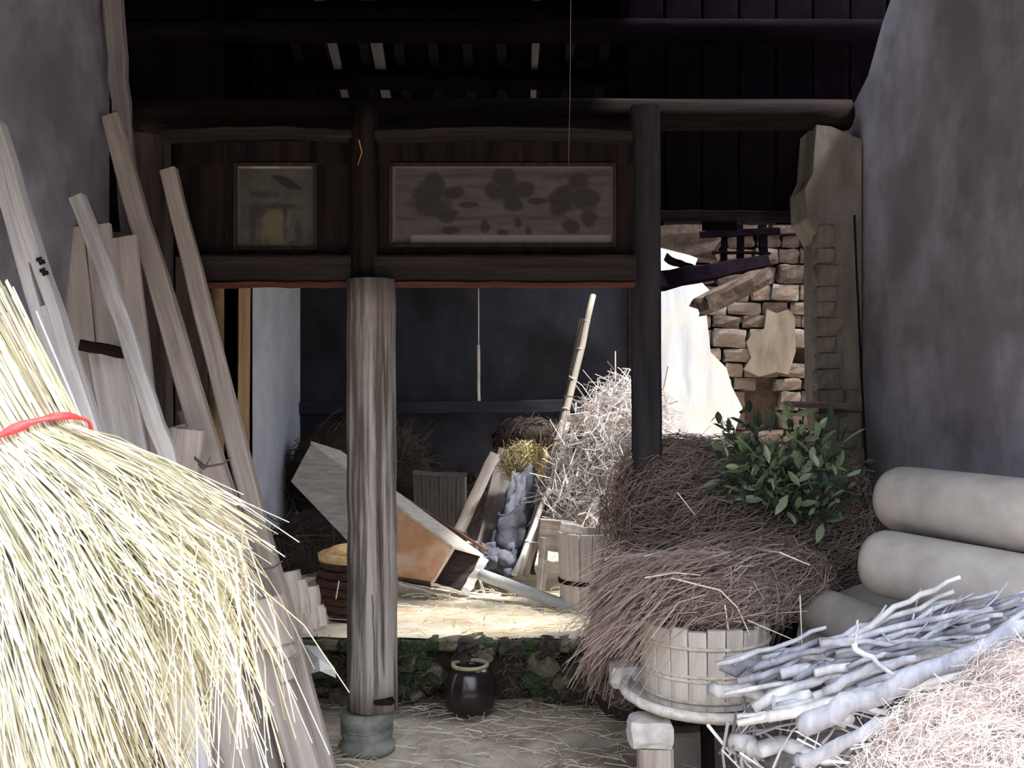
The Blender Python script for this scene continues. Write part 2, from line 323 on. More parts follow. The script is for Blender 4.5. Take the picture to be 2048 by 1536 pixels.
# dark rotten notch at the foot
chunk('rotten_patch', P(768, 1402, 4.51), .045, .03, .012, DARKWOOD, t, seed=3)
for i, (x0, zz) in enumerate(((722, 640), (768, 700), (735, 860), (757, 1010), (728, 1080), (745, 1190), (765, 1230))):
    beam('crack', P(x0, zz, 4.492+abs(x0-746)*.0009), P(x0+4, zz+150, 4.492+abs(x0-746)*.0009), .0025, .006, mat('crack_brown', (.05, .04, .035), (.09, .075, .065), (9, 9, 9), .5), t, segs=6, seed=i, wob=.002)
pl = thing('stone_plinth', P(734, 1510, 4.6), 'carved round stone plinth under the thick post', 'plinth')
zb = P(0, 1415, 4.6).z
prof = [(0, 0), (.127, 0), (.130, .03), (.120, .036), (.112, .05), (.113, .066), (.119, .078), (.119, .10), (.113, .106), (.119, .114), (.121, .19), (.116, zb-.005), (0, zb)]
lathe('base_stone', prof, Matrix.Translation(Vector((P(734, 0, 4.6).x, 4.6, 0.0))), PLINTH, pl, 26, wob=.012, seed=2)
lathe('moulding', [(.10, .100), (.1205, .101), (.1205, .108), (.11, .109)], Matrix.Translation(Vector((P(734, 0, 4.6).x, 4.6, 0.0))), PLINTH, pl, 26, closed=True)
t = thing('wooden_post', P(1294, 1600, 4.85), 'slim dark wooden post rising behind the brown brushwood heap', 'post', g)
beam('shaft', (P(1297, 0, 4.85).x, 4.85, 0.0), P(1290, 215, 4.85), .135, .12, mat('dark_post', (.018, .017, .023), (.05, .045, .052), (20, 20, 1.5), .6), t, segs=10, wob=.003, seed=3)
t = thing('wooden_post', P(308, 1450, 4.95), 'brown squared post half hidden behind the leaning poles', 'post', g)
beam('shaft', (P(308, 0, 4.95).x, 4.95, 0.0), P(300, 238, 4.95), .17, .14, mat('brown_post', (.06, .045, .04), (.15, .11, .10), (20, 20, 1.5), .6), t, segs=8, wob=.004, seed=8)
beam('peg', P(285, 250, 4.84), P(345, 262, 4.84), .05, .05, LINTEL, t, seed=2)
# lintels
def lintel(x0, x1, y0, y1, Y, d, label, m=LINTEL, seed=0, bend=0.0, name='wooden_lintel', cat='beam', group='front lintels of the hall', kind='rect'):
    c = (y0+y1)/2; o = beam(name, P(x0, c, Y), P(x1, c, Y), d, (y1-y0)/F*Y, m, None, segs=12, wob=.003, seed=seed, up=Vector((0, -1, 0)), bend=0, kind=kind, ch=.08)
    # frame_z puts local x across: swap so the tall side is vertical
    o.matrix_world = frame_z(P(x0, c, Y), P(x1, c, Y), math.pi/2)
    if bend:
        me = o.data; Ln = (P(x1, c, Y)-P(x0, c, Y)).length
        up = o.matrix_world.to_3x3().inverted() @ Vector((0, 0, 1))
        for v in me.vertices: v.co += up*(bend*math.sin(math.pi*v.co.z/Ln))
    return tag(o, label, cat, group)
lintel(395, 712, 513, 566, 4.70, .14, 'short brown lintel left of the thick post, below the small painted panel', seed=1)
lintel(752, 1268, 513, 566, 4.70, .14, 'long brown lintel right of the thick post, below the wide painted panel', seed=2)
RD = mat('red_brown_edge', (.07, .02, .016), (.13, .045, .035), (20, 20, 1), .4)
lintel(395, 702, 566, 574, 4.66, .10, 'thin reddish strip under the short lintel', m=RD, seed=3, name='edge_strip', cat='strip', group='reddish strips under the lintels')
lintel(790, 1268, 566, 574, 4.66, .10, 'thin reddish strip under the long lintel', m=RD, seed=4, name='edge_strip', cat='strip', group='reddish strips under the lintels')
lintel(330, 712, 266, 282, 4.68, .12, 'bowed upper rail above the small painted panel', seed=5, bend=.016, name='upper_rail', cat='beam', group='bowed upper rails')
lintel(752, 1262, 268, 284, 4.68, .12, 'bowed upper rail above the wide painted panel', seed=6, bend=.018, name='upper_rail', cat='beam', group='bowed upper rails')
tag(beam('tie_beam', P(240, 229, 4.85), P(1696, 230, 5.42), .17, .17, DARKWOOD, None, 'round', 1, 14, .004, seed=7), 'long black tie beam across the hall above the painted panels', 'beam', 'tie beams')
lintel(230, 1780, 40, 84, 5.6, .2, 'black round tie beam nearest the top of the picture', m=SOOT_SHADE, seed=8, name='tie_beam', group='tie beams', kind='round')
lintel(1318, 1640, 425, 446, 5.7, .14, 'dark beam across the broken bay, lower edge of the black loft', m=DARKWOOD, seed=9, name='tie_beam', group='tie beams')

# painted transom panels
def painting(name, x0, x1, y0, y1, Y, fn, nx, ny, parent):
    a, b = P(x0, y0, Y), P(x1, y1, Y); v = []; f = []; col = []
    c = Vector(((a.x+b.x)/2, Y, (a.z+b.z)/2))
    for j in range(ny+1):
        for i in range(nx+1):
            u, q = i/nx, j/ny
            v.append((a.x+(b.x-a.x)*u-c.x, 0, a.z+(b.z-a.z)*q-c.z)); col.append((*fn(u, q), 1))
    for j in range(ny):
        for i in range(nx): s = j*(nx+1)+i; f.append((s, s+nx+1, s+nx+2, s+1))
    k0 = len(v); hx, hz = abs(b.x-a.x)/2, abs(a.z-b.z)/2
    v += [(-hx, .02, hz), (hx, .02, hz), (hx, .02, -hz), (-hx, .02, -hz)]; col += [(.05, .04, .04, 1)]*4; f.append((k0+3, k0+2, k0+1, k0))
    cs = [0, nx, (ny+1)*(nx+1)-1, ny*(nx+1)]
    for i in range(4): j = (i+1) % 4; f.append((cs[i], cs[j], k0+j, k0+i))
    me = mesh(name, v, f); at = me.color_attributes.new('tone', 'FLOAT_COLOR', 'POINT'); at.data.foreach_set('color', np.array(col, dtype=np.float32).ravel())
    return link(name, me, attr_mat('painted_wood'), parent, Matrix.Translation(c))
def blob(u, v, cu, cv, ru, rv, sh=6): 
    d = ((u-cu)/ru)**2+((v-cv)/rv)**2 + .9*noise.noise(Vector((u*14+cu*5, v*6, cv*9)))
    return max(0, min(1, (1.15-d)*1.6))
def wide_pic(u, v):
    g = .5+.5*noise.noise(Vector((u*6, v*18, 1.5))); g2 = .5+.5*noise.noise(Vector((u*30, v*30, 4)))
    base = mix((.045, .035, .032), (.115, .10, .10), min(1, max(0, g*.7+g2*.4)))
    d = 0
    for b in ((.2, .22, .05, .16), (.18, .42, .09, .22), (.28, .35, .05, .10), (.13, .5, .03, .12), (.25, .62, .06, .10), (.5, .18, .06, .16), (.53, .36, .07, .2), (.46, .32, .04, .10), (.6, .30, .04, .12), (.55, .5, .04, .08),
              (.84, .2, .06, .10), (.78, .42, .07, .16), (.87, .40, .08, .14), (.74, .58, .05, .08), (.80, .75, .05, .10), (.90, .66, .05, .14), (.42, .75, .022, .10), (.57, .72, .02, .10), (.62, .82, .022, .08), (.5, .85, .03, .05), (.27, .82, .04, .06), (.35, .5, .06, .04), (.66, .45, .05, .04)):
        d = max(d, blob(u, v, *b))
    for s in (.12, .66): d = max(d, .45*max(0, 1-abs(v-s-.02*math.sin(u*9))/.04))
    c = mix(base, (.022, .018, .022), d*.75)
    if v > .88 and u > .09: c = mix(c, (.22, .19, .185), .75)
    if v < .04 or u < .018 or u > .985: c = (.14, .11, .095)
    return c
def small_pic(u, v):
    g = .5+.5*noise.noise(Vector((u*4, v*10, 7.5))); g2 = .5+.5*noise.noise(Vector((u*14, v*20, 3)))
    base = mix((.042, .034, .029), (.10, .09, .082), min(1, max(0, g*.6+g2*.5)))
    if v > .5: base = mix(base, (.16, .155, .08), .5*blob(u, v, .5, .8, .22, .3))
    d = 0
    for b in ((.28, .55, .10, .10), (.2, .75, .05, .2), (.62, .72, .035, .22), (.78, .8, .05, .15), (.35, .35, .2, .05), (.5, .50, .3, .03)): d = max(d, blob(u, v, *b)*.6)
    e = abs((v-.20)-(u-.62)*.42); 
    if .45 < u < .84: d = max(d, max(0, min(1, (.055*math.sin(math.pi*(u-.45)/.39)+.015-e)*60)))
    c = mix(base, (.03, .025, .03), d)
    if u < .05 or u > .965 or v > .96: c = (.13, .10, .085)
    if v < .05: c = (.32, .30, .27) if .2 < u < .55 else (.22, .18, .15)
    return c
def transom(x0, x1, px0, px1, py0, py1, label, pic, nx, ny, seed):
    Y = 4.74; t = thing('painted_transom', P((x0+x1)/2, 513, Y), label, 'panel', 'painted panels above the lintels')
    # surround boards, picture sits recessed between them
    top, bot = 284, 513
    def bd(nm, a, b, c, d, m=DARKWOOD, Yb=Y, th=.04):
        A, B = P(a, b, Yb), P(c, d, Yb); return box(nm, min(A.x, B.x), max(A.x, B.x), Yb-th/2, Yb+th/2, min(A.z, B.z), max(A.z, B.z), m, t)
    bd('top_board', x0, top, x1, py0, DARKWOOD); bd('bottom_board', x0, py1, x1, bot, DARKWOOD)
    bd('side_board', x0, py0, px0, py1, DARKWOOD); bd('side_board', px1, py0, x1, py1, DARKWOOD)
    painting('picture', px0-2, px1+2, py0-2, py1+2, Y-.002, pic, nx, ny, t)
    for (a, b, c, d) in ((px0-6, py0-6, px1+6, py0), (px0-6, py1, px1+6, py1+6), (px0-6, py0, px0, py1), (px1, py0, px1+6, py1)): bd('frame_strip', a, b, c, d, LINTEL, Y-.026, .016)
transom(352, 700, 474, 628, 332, 494, 'small square painted panel with a faded landscape, left of the thick post', small_pic, 60, 60, 1)
transom(756, 1266, 784, 1226, 332, 488, 'wide faded painted panel with dark flower clusters, right of the thick post', wide_pic, 170, 60, 2)
# orange cord end hanging at the post head
strands('frayed_cord', [([P(718, 280, 4.55), P(724, 305, 4.54), P(716, 330, 4.55)], .004, (.55, .20, .10))], STR, None, 'short frayed orange cord hanging at the head of the thick post', 'cord', kind='thing')
# wire hanging from the roof in front of the wide panel
strands('hanging_wire', [([Vector((P(1143, 0, 4.5).x, 4.5, zr(4.5)-.01)), P(1140, 200, 4.5), P(1137, 330, 4.5)], .0014, (.3, .27, .22))], STR, None, 'thin wire hanging from the roof in front of the wide painted panel', 'wire', kind='thing')
# hanging cord with weight inside the hall
t = thing('hanging_string', P(957, 560, 5.12), 'pale thin cord with a thicker stick end hanging in the dark hall', 'cord')
beam('strand', Vector((P(957, 0, 5.12).x, 5.12, 3.02)), P(957, 690, 5.12), .006, .006, mat('pale_cord', (.45, .4, .38), (.7, .66, .62), (9, 9, 9), .2), t, kind='round', n=6, wob=.001)
beam('stick', P(957, 690, 5.12), P(958, 802, 5.12), .015, .015, mat('pale_cord', (0, 0, 0), (0, 0, 0)), t, kind='round', n=8, wob=.001)

# ================================================================ LEFT: LEANING TIMBERS
def leaning(name, x0, y0, Y0, x1, y1, Y1, wd, d, m, label, cat, seed, kind='rect', taper=.9, group='timbers leaning on the left wall', bend=0, wob=.005, roll=0, ch=.12):
    return tag(beam(name, P(x0, y0, Y0), P(x1, y1, Y1), wd, d, m, None, kind, taper, 12, wob, roll, seed, bend, ch=ch), label, cat, group)
# door leaf behind, boards one by one
t = thing('old_door_leaf', P(200, 1350, 4.0), 'old grey door leaf leaning behind the timbers, rounded top corner and a wooden bar', 'door')
for i in range(4):
    x0 = 70+i*53; top = (470, 458, 452, 476)[i]
    beam('plank', P(x0+125, 1420, 3.95), P(x0+20, top, 4.35), .108, .03, GREYWOOD, t, seed=20+i, wob=.003, segs=8, roll=.05)
beam('cross_bar', P(163, 690, 4.05), P(252, 708, 4.05), .045, .05, DARKWOOD, t, seed=3)
leaning('leaning_board', 470, 1560, 3.95, 330, 860, 4.3, .24, .03, GREYWOOD, 'wide grey board leaning low behind the timbers, mostly behind the straw', 'board', 31)
leaning('leaning_board', 385, 1560, 3.9, 215, 700, 4.2, .18, .03, PALEWOOD, 'pale narrow board leaning low, just behind the straw sheaf', 'board', 32)
# A: split bleached beam nearest the camera, with an open slot (two cheeks and bridges)
t = thing('split_beam', P(330, 1560, 3.2), 'bleached split beam with a long open slot, leftmost of the leaning timbers', 'beam', 'timbers leaning on the left wall')
a, b = P(330, 1400, 3.1), P(-15, 255, 3.47)
ax = (b-a).normalized(); sd_ = ax.cross(Vector((0, -1, 0))).normalized()
def on(tt, s=0, f_=0): return a.lerp(b, tt)+sd_*s+Vector((0, -1, 0))*f_
beam('cheek', on(0, .033), on(1, .022), .046, .07, PALEWOOD, t, seed=41, wob=.005, segs=14, taper=.8)
beam('cheek', on(0, -.033), on(.97, -.022), .046, .07, PALEWOOD, t, seed=42, wob=.005, segs=14, taper=.8)
beam('bridge', on(.05, 0), on(.66, 0), .03, .055, PALEWOOD, t, seed=43, wob=.002)
beam('bridge', on(.74, 0), on(.99, 0), .03, .055, PALEWOOD, t, seed=44, wob=.002)
for q in (.71, .73): beam('knot', on(q, .04, .03), on(q+.012, .04, .04), .02, .02, DARKWOOD, t, kind='round', seed=5)
leaning('leaning_pole', 365, 1010, 3.75, 158, 395, 4.0, .068, .05, PALEWOOD, 'slim pale pole, second of the leaning timbers from the left', 'pole', 45, bend=.006)
C_ = leaning('leaning_beam', 640, 1640, 3.95, 222, 235, 4.6, .125, .08, GREYWOOD, 'long squared grey beam, third of the leaning timbers from the left', 'beam', 46, taper=.66, bend=-.008)
D_ = leaning('leaning_beam', 665, 1600, 4.15, 338, 340, 4.62, .098, .07, GREYWOOD, 'long grey beam closest to the thick post among the leaning timbers', 'beam', 47, taper=.74, bend=-.012)
leaning('leaning_beam', 560, 1620, 4.12, 378, 820, 4.45, .09, .06, GREYWOOD, 'shorter dark grey beam wedged behind the two long leaning beams', 'beam', 48, taper=.9)
leaning('leaning_beam', 222, -60, 4.62, 262, 470, 4.60, .085, .06, mat('dim_wood', (.16, .14, .14), (.28, .25, .25), (22, 22, 1.3), .8), 'upright weathered timber against the end of the left wall, near the top', 'beam', 49)
# carved notched blocks near the foot
t = thing('notched_block', P(560, 1360, 4.04), 'pale carved wooden block with stepped notches, hanging on the long leaning beams', 'block')
for i, (x0, y0, x1, y1, wd) in enumerate(((540, 1195, 560, 1290, .13), (560, 1285, 575, 1320, .095), (566, 1318, 578, 1362, .06))):
    beam('step', P(x0, y0, 4.05), P(x1, y1, 4.02), wd*1.08, .05, GREYWOOD, t, seed=60+i, wob=.003, segs=4)
t = thing('jagged_board', P(600, 1290, 4.3), 'short jagged board end behind the leaning beams, beside the round basket', 'board')
for i, (x0, y0, x1, y1, wd) in enumerate(((582, 1142, 604, 1270, .07), (603, 1158, 618, 1264, .045), (624, 1172, 634, 1256, .05), (640, 1210, 648, 1250, .035))):
    beam('splinter', P(x0, y0, 4.34), P(x1, y1, 4.34), wd, .03, GREYWOOD, t, seed=64+i, wob=.006, segs=4, taper=1.05)
# cord lashings across the beams
ROPE = mat('dark_rope', (.05, .045, .045), (.14, .12, .12), (30, 30, 30), .6)
for i, (x, y, Y, lb) in enumerate(((418, 925, 4.08, 'upper'), (520, 1132, 3.98, 'lower'))):
    L = [([P(x-34, y-14, Y), P(x-6, y+8, Y-.03), P(x+28, y+2, Y), P(x+44, y-10, Y+.02)], .008, (.10, .09, .085)), ([P(x-26, y-2, Y), P(x-10, y+14, Y-.03), P(x+2, y-10, Y-.02)], .006, (.10, .09, .085))]
    strands('rope_lashing', L, STR, None, 'dark rope lashing around the two long leaning beams, %s of two' % lb, 'rope', 'rope lashings on the beams', 'thing')
# small squared offcut lodged between the beams, crumpled white paper
chunk('wood_offcut', P(372, 905, 4.1), .065, .03, .10, GREYWOOD, None, (0, .1, 0), .12, .05, 71)
tag(bpy.data.objects['wood_offcut'], 'square pale offcut lodged between the leaning timbers', 'block')
v = [P(608, 1290, 4.5), P(636, 1293, 4.47), P(670, 1338, 4.46), P(640, 1342, 4.40), P(612, 1350, 4.48), P(672, 1356, 4.5), P(638, 1318, 4.38)]
o = link('crumpled_paper', mesh('crumpled_paper', v+[p+Vector((0, .006, 0)) for p in v], [(0, 4, 6), (0, 6, 1), (1, 6, 2), (6, 3, 2), (6, 4, 3), (3, 5, 2), (7, 13, 11), (7, 8, 13), (8, 9, 13), (13, 9, 10), (13, 10, 11), (0, 1, 8, 7), (1, 2, 9, 8), (4, 0, 7, 11)]), mat('white_paper', (.85, .85, .86), (.95, .95, .95), (9, 9, 9), .3))
tag(o, 'crumpled white paper sheet on the step beside the leaning beams', 'paper')

# ================================================================ STRAW SHEAF WITH RED TIE
def sheaf():
    R = random.Random(21); Bc = P(35, 945, 2.15)
    t = thing('straw_sheaf', P(60, 1450, 2.2), 'big sheaf of bleached straw tied with a red ribbon, left foreground', 'straw')
    cols = [(.62, .58, .42), (.76, .73, .60), (.44, .43, .28), (.86, .83, .74), (.24, .20, .13)]
    L = []
    up = Vector((-.60, .25, .76)).normalized()
    side = Vector((.78, 0, .62)); side = (side-up*side.dot(up)).normalized(); dep = side.cross(up).normalized(); dep = dep if dep.y < 0 else -dep
    for i in range(3300):
        r = math.sqrt(R.random()); a = R.uniform(0, 2*math.pi)
        if R.random() < .55: r = R.uniform(.75, 1.0); a = R.uniform(-2.2, 1.4)
        s, d = math.sin(a)*r, math.cos(a)*r            # s: along side, d: towards the camera
        b = Bc + side*(s*.165) + dep*(d*.15)
        top = b + up*R.uniform(.30, .62) + side*s*.02 + Vector((R.uniform(-.03, .03), R.uniform(-.03, .03), 0))
        th = 1.25 - (s*.5+.5)*.78 + R.gauss(0, .085)    # angle below horizontal
        th = max(.30, min(1.9, th)); ln = R.uniform(.30, .47) + .05*(R.random() < .1)
        if th > 1.0: ln += R.uniform(.02, .36)
        elif th > .75: ln += R.uniform(0, .12)
        dirv = Vector((math.cos(th), -.42*d*R.uniform(.3, 1)+R.gauss(0, .08), -math.sin(th))).normalized()
        mid = b + dirv*ln*.55; end = b + dirv*ln + Vector((0, 0, -R.uniform(0, .07)-.16*(R.random() < .3)))
        bend_ = Vector((R.gauss(0, .010), R.gauss(0, .01), R.gauss(0, .010)))
        L.append(([top, b.lerp(top, .4), b, b.lerp(mid, .5)+bend_, mid+bend_, end], R.uniform(.0017, .0031), tone(cols, R, .18)))
    # loose drooping stalks at the lower fringe
    for i in range(230):
        p = P(R.uniform(60, 490), R.uniform(1040, 1230), 2.0+R.uniform(-.12, .25)); ln = R.uniform(.18, .45); th = R.gauss(1.35, .18)
        e = p+Vector((math.cos(th), R.gauss(0, .12), -math.sin(th)))*ln
        L.append(([p+Vector((-.05, 0, .03)), p, p.lerp(e, .5)+Vector((R.uniform(-.0, .025), 0, .01)), e], R.uniform(.0013, .0026), tone(cols, R, .15)))
    strands('stalks', L, STR, t)
    # inner mass of the sheaf, dark: shade of the gaps put into its colour
    v = []; f = []; n1, n2 = 14, 18
    for j in range(n1+1):
        q = j/n1; c = Bc+up*(.5-.5*q/.5) if q < .5 else Bc+Vector((.50, 0, -.86))*((q-.5)*.66)
        rr = .125+.10*max(0, q-.5)*2
        for k in range(n2): aa = 2*math.pi*k/n2; v.append(c+side*math.cos(aa)*rr*(1-.9*(q == 0)-.3*(q > .95))+dep*math.sin(aa)*rr*(1-.9*(q == 0)-.3*(q > .95)))
    for j in range(n1):
        for k in range(n2): e = (k+1) % n2; f.append((j*n2+k, j*n2+e, (j+1)*n2+e, (j+1)*n2+k))
    f.append(tuple(range(n1*n2, n1*n2+n2))); me = mesh('shaded_inner_straw', [p-MW[t.name].translation for p in v], f)
    tag(link('shaded_inner_straw', me, mat('packed_straw', (.07, .06, .04), (.22, .19, .12), (40, 40, 6), 1.0), t, MW[t.name].copy(), True), kind='stuff')
    # ribbon: flat twisted band around the binding
    v = []; f = []; n = 60
    for k in range(n):
        aa = 2*math.pi*k/n; q = Bc+up*.012+side*math.sin(aa)*.178+dep*math.cos(aa)*.165
        wv = .008+.0025*math.sin(k*1.3)+.001*math.sin(k*3.1); outw = (side*math.sin(aa)+dep*math.cos(aa))*(.004*math.sin(k*1.1))
        v += [q+up*wv+outw, q-up*wv-outw, q-up*wv-outw-(side*math.sin(aa)+dep*math.cos(aa))*.003, q+up*wv+outw-(side*math.sin(aa)+dep*math.cos(aa))*.003]
    for k in range(n):
        e = (k+1) % n
        for a_ in range(4): b_ = (a_+1) % 4; f.append((k*4+a_, e*4+a_, e*4+b_, k*4+b_))
    me = mesh('ribbon', [p-MW[t.name].translation for p in v], f)
    tag(link('ribbon', me, mat('red_ribbon', (.55, .02, .025), (.72, .06, .06), (20, 20, 20), .3, .5), t, MW[t.name].copy(), True), 'twisted red ribbon')
sheaf()

# ================================================================ INSIDE THE HALL
# tipped wooden bin
def tipped_bin():
    t = thing('tipped_bin', P(880, 1215, 6.2), 'tipped wooden bin with orange brown side and open end, behind the thick post', 'bin')
    Dv = Vector((.190, .10, -.072))          # from the near side board to the far one
    q = [P(622, 887, 6.9), P(905, 1097, 6.25), P(862, 1168, 6.2), P(762, 1152, 6.3), P(582, 963, 6.85)]
    s0, s1 = .44, .44
    mA = q[0].lerp(q[1], .46); mB = q[3].lerp(q[4], .06)
    GB = mat('grey_bin_wood', (.40, .36, .34), (.64, .59, .56), (6, 6, 40), .4); OB = mat('orange_bin_wood', (.58, .28, .14), (.82, .50, .32), (4, 4, 4), .3, c3=(.88, .66, .50), big=3.5)
    LB = mat('light_bin_wood', (.60, .52, .44), (.86, .78, .70), (6, 30, 30), .3)
    def slab(nm, pts, thv, m):
        c = sum(pts, Vector())/len(pts); n_ = len(pts); vv = [p-c for p in pts]+[p-c+thv for p in pts]
        me = mesh(nm, vv, [tuple(range(n_))[::-1], tuple(range(n_, 2*n_))]+[(i, (i+1) % n_, (i+1) % n_+n_, i+n_) for i in range(n_)])
        return link(nm, me, m, t, Matrix.Translation(c))
    th = Dv.normalized()*.018
    slab('grey_side_board', [q[0], mA, mB, q[4]], th, GB)
    slab('orange_side_board', [mA, q[1], q[2], q[3], mB], th, OB)
    f0, f1, f2, f3, f4 = [p+Dv for p in q]
    IB = mat('shaded_inner_wood', (.05, .042, .04), (.12, .10, .095), (6, 6, 30), .5)  # dark inner boards: shade inside the open bin put into the colour
    slab('far_side_board', [f0, f1, f2, f3, f4], -th, IB)
    dn = Vector((0, -.004, -.016))
    slab('top_board', [q[0]+Vector((0, 0, .017)), q[1]+Vector((0, 0, .017)), f1+Vector((0, 0, .017)), f0+Vector((0, 0, .017))], dn, LB)
    slab('end_board', [q[4], q[0], f0, f4], Vector((.014, 0, -.005)), GB)
    slab('bottom_board', [q[3], q[2], f2, f3], Vector((0, 0, .014)), IB)
    a5, b5 = q[1].lerp(q[0], .16), q[2].lerp(q[3], .5)
    a5 += Vector((0, 0, -.012)); b5 += Vector((.01, 0, .03)); slab('inner_divider', [a5+Dv*.15, b5+Dv*.15, b5+Dv*.9, a5+Dv*.9], Vector((-.012, 0, .003)), IB)
    # torn white lining hanging out of the open end, rails
    beam('end_rail', f1+Vector((.01, -.02, 0)), f2+Vector((.01, -.02, 0)), .055, .02, mat('white_lining', (.8, .79, .76), (.95, .94, .92), (9, 9, 9), .2), t, seed=3, wob=.008, segs=8)
    beam('end_rail', q[1], q[2], .012, .02, LB, t, seed=4); beam('end_rail', q[2], f2+Vector((0, -.02, 0)), .014, .02, LB, t, seed=5)
    beam('bottom_rail', q[3]+Vector((-.02, 0, -.005)), P(925, 1203, 6.2), .016, .02, LB, t, seed=6)
    RW = mat('red_brown_batten', (.22, .10, .07), (.40, .22, .16), (20, 20, 2), .4)
    beam('batten', P(798, 990, 6.85), P(975, 1102, 6.45), .02, .02, RW, t, seed=7); beam('batten', P(800, 1000, 6.8), P(962, 1122, 6.42), .016, .02, RW, t, seed=8)
    beam('foot', P(948, 1120, 6.4), P(968, 1188, 6.35), .016, .02, GB, t, seed=9)
tipped_bin()
# round basket / wicker drum behind the post
t = thing('round_basket', P(715, 1250, 5.7), 'round reddish brown basket with glowing orange rim, behind the foot of the thick post', 'basket')
zb0 = .35
BK = mat('basket_brown', (.05, .022, .018), (.12, .06, .045), (30, 30, 60), 1.0)
M0 = Matrix.Translation(Vector((P(715, 0, 5.75).x, 5.75, zb0)))
for i in range(7):
    z0 = .0+i*.047; rr = (.19, .212, .225, .232, .232, .225, .21)[i]
    lathe('woven_band', [(rr-.02, z0), (rr, z0+.004), (rr+.006, z0+.024), (rr, z0+.044), (rr-.02, z0+.047)], M0, BK, t, 30, wob=.012, seed=i, closed=True)
lathe('inner_lining', [(0, .01), (.18, .01), (.20, .15), (.195, .32)], M0, EARTH, t, 24)
OR = mat('orange_rim', (.70, .38, .15), (.95, .72, .42), (20, 20, 20), .5)
lathe('rim', [(.185, .33), (.215, .325), (.222, .365), (.19, .375)], M0, OR, t, 30, closed=True, wob=.02)
lathe('lid', [(0, .415), (.08, .41), (.15, .395), (.19, .372), (.0, .36)], M0, OR, t, 26, wob=.03, seed=4)
beam('hanging_stalk', P(678, 1162, 5.5), P(672, 1198, 5.5), .008, .008, mat('pale_stalk', (.8, .76, .66), (.95, .9, .8), (9, 9, 9), .1), t, kind='round', n=6, wob=0)
# log on the floor and poles
tag(beam('fallen_pole', P(962, 1150, 6.25), P(1200, 1236, 5.75), .075, .075, mat('white_pole', (.52, .54, .58), (.84, .84, .86), (14, 14, 2), .3), None, 'round', .9, 8, .003, seed=2), 'smooth pale pole lying on the straw floor right of the tipped bin', 'pole')
BAM = mat('pale_bamboo', (.20, .175, .14), (.40, .36, .31), (18, 18, 2), .5)
def bamboo(x0, y0, Y0, x1, y1, Y1, r, label, seed, m=BAM, node=9):
    t = thing('bamboo_pole', P(x0, y0, Y0), label, 'pole', 'poles leaning in the hall'); a, b = P(x0, y0, Y0), P(x1, y1, Y1)
    beam('culm', a, b, r*2, r*2, m, t, 'round', .75, 10, .006, seed=seed, bend=.02)
    for i in range(1, node):
        p = a.lerp(b, i/node); d = (b-a).normalized()*.008; rr = r*(1-.25*i/node)*2.25; bb = .02*math.sin(math.pi*i/node)
        M_ = frame_z(a, b); off = M_.to_3x3() @ Vector((bb, 0, 0))
        beam('node_ring', p-d+off, p+d+off, rr, rr, m, t, 'round', 1, 1, 0, seed=i)
bamboo(1036, 1158, 6.4, 1186, 590, 7.6, .030, 'long pole leaning against the back wall, reaching highest', 1)
bamboo(1050, 1150, 6.45, 1166, 640, 7.6, .034, 'thicker pole leaning just left of the longest pole', 2)
bamboo(1028, 1150, 6.3, 1140, 838, 6.9, .020, 'short pale pole crossing in front of the long leaning poles', 3, PALEWOOD, 5)
bamboo(1085, 1010, 6.7, 1150, 870, 6.9, .014, 'shortest thin pole lying on the bleached twigs', 4, PALEWOOD, 4)
tag(beam('slanting_plank', P(918, 1062, 7.3), P(990, 908, 7.7), .085, .03, GREYWOOD, None, seed=12), 'narrow plank leaning against the back wall behind the tipped bin', 'plank')
# grey wicker hamper
t = thing('grey_hamper', P(878, 1060, 7.6), 'dark grey wooden box against the back wall, behind the tipped bin', 'box')
HM = mat('grey_hamper_wood', (.10, .09, .09), (.22, .20, .20), (18, 18, 2), .6)
for i in range(6): beam('stave', P(838+i*16.5, 1100, 7.4), P(834+i*17.5, 948, 7.4), .06, .02, HM, t, seed=i, wob=.003)
box('body', P(832, 0, 7.45).x, P(930, 0, 7.45).x, 7.44, 7.75, .35, P(0, 952, 7.45).z, HM, t)
beam('top_edge', P(826, 945, 7.38), P(934, 950, 7.38), .03, .05, HM, t, seed=7)
# planks and dark boards leaning, behind the rags
tag(beam('leaning_plank', P(985, 1150, 6.9), P(1035, 905, 7.9), .30, .03, mat('dull_plank', (.12, .105, .10), (.26, .23, .22), (18, 18, 2), .6), None, seed=13, wob=.006), 'wide dull grey plank standing behind the dark rags', 'plank')
# dark rags: folded cloth sheet lumps
def rag(name, pts, m, label, seed, amp=.05, thick=.02):
    n = 16; v = []; a, b, c, d = pts
    for j in range(n+1):
        for i in range(n+1):
            u, w_ = i/n, j/n; p = a.lerp(b, u).lerp(d.lerp(c, u), w_)
            nn = noise.noise(Vector((u*4+seed, w_*2.5, seed*1.7)))+.5*noise.noise(Vector((u*9, w_*6, seed)))
            v.append(p+Vector((.35*nn*amp, -abs(1.6*nn)*amp-.08*math.sin(math.pi*u)*math.sin(math.pi*w_), nn*amp*.5)))
    f = [(j*(n+1)+i, j*(n+1)+i+1, (j+1)*(n+1)+i+1, (j+1)*(n+1)+i) for j in range(n) for i in range(n)]
    me = mesh(name, v, f); o = link(name, me, m, None, None, True); md = o.modifiers.new('thickness', 'SOLIDIFY'); md.thickness = thick
    return tag(o, label, 'cloth', 'rags heaped in the hall')
CL = mat('slate_cloth', (.04, .042, .055), (.085, .088, .11), (12, 12, 12), .5); CL2 = mat('light_slate_cloth', (.08, .085, .11), (.15, .155, .195), (12, 12, 12), .5)
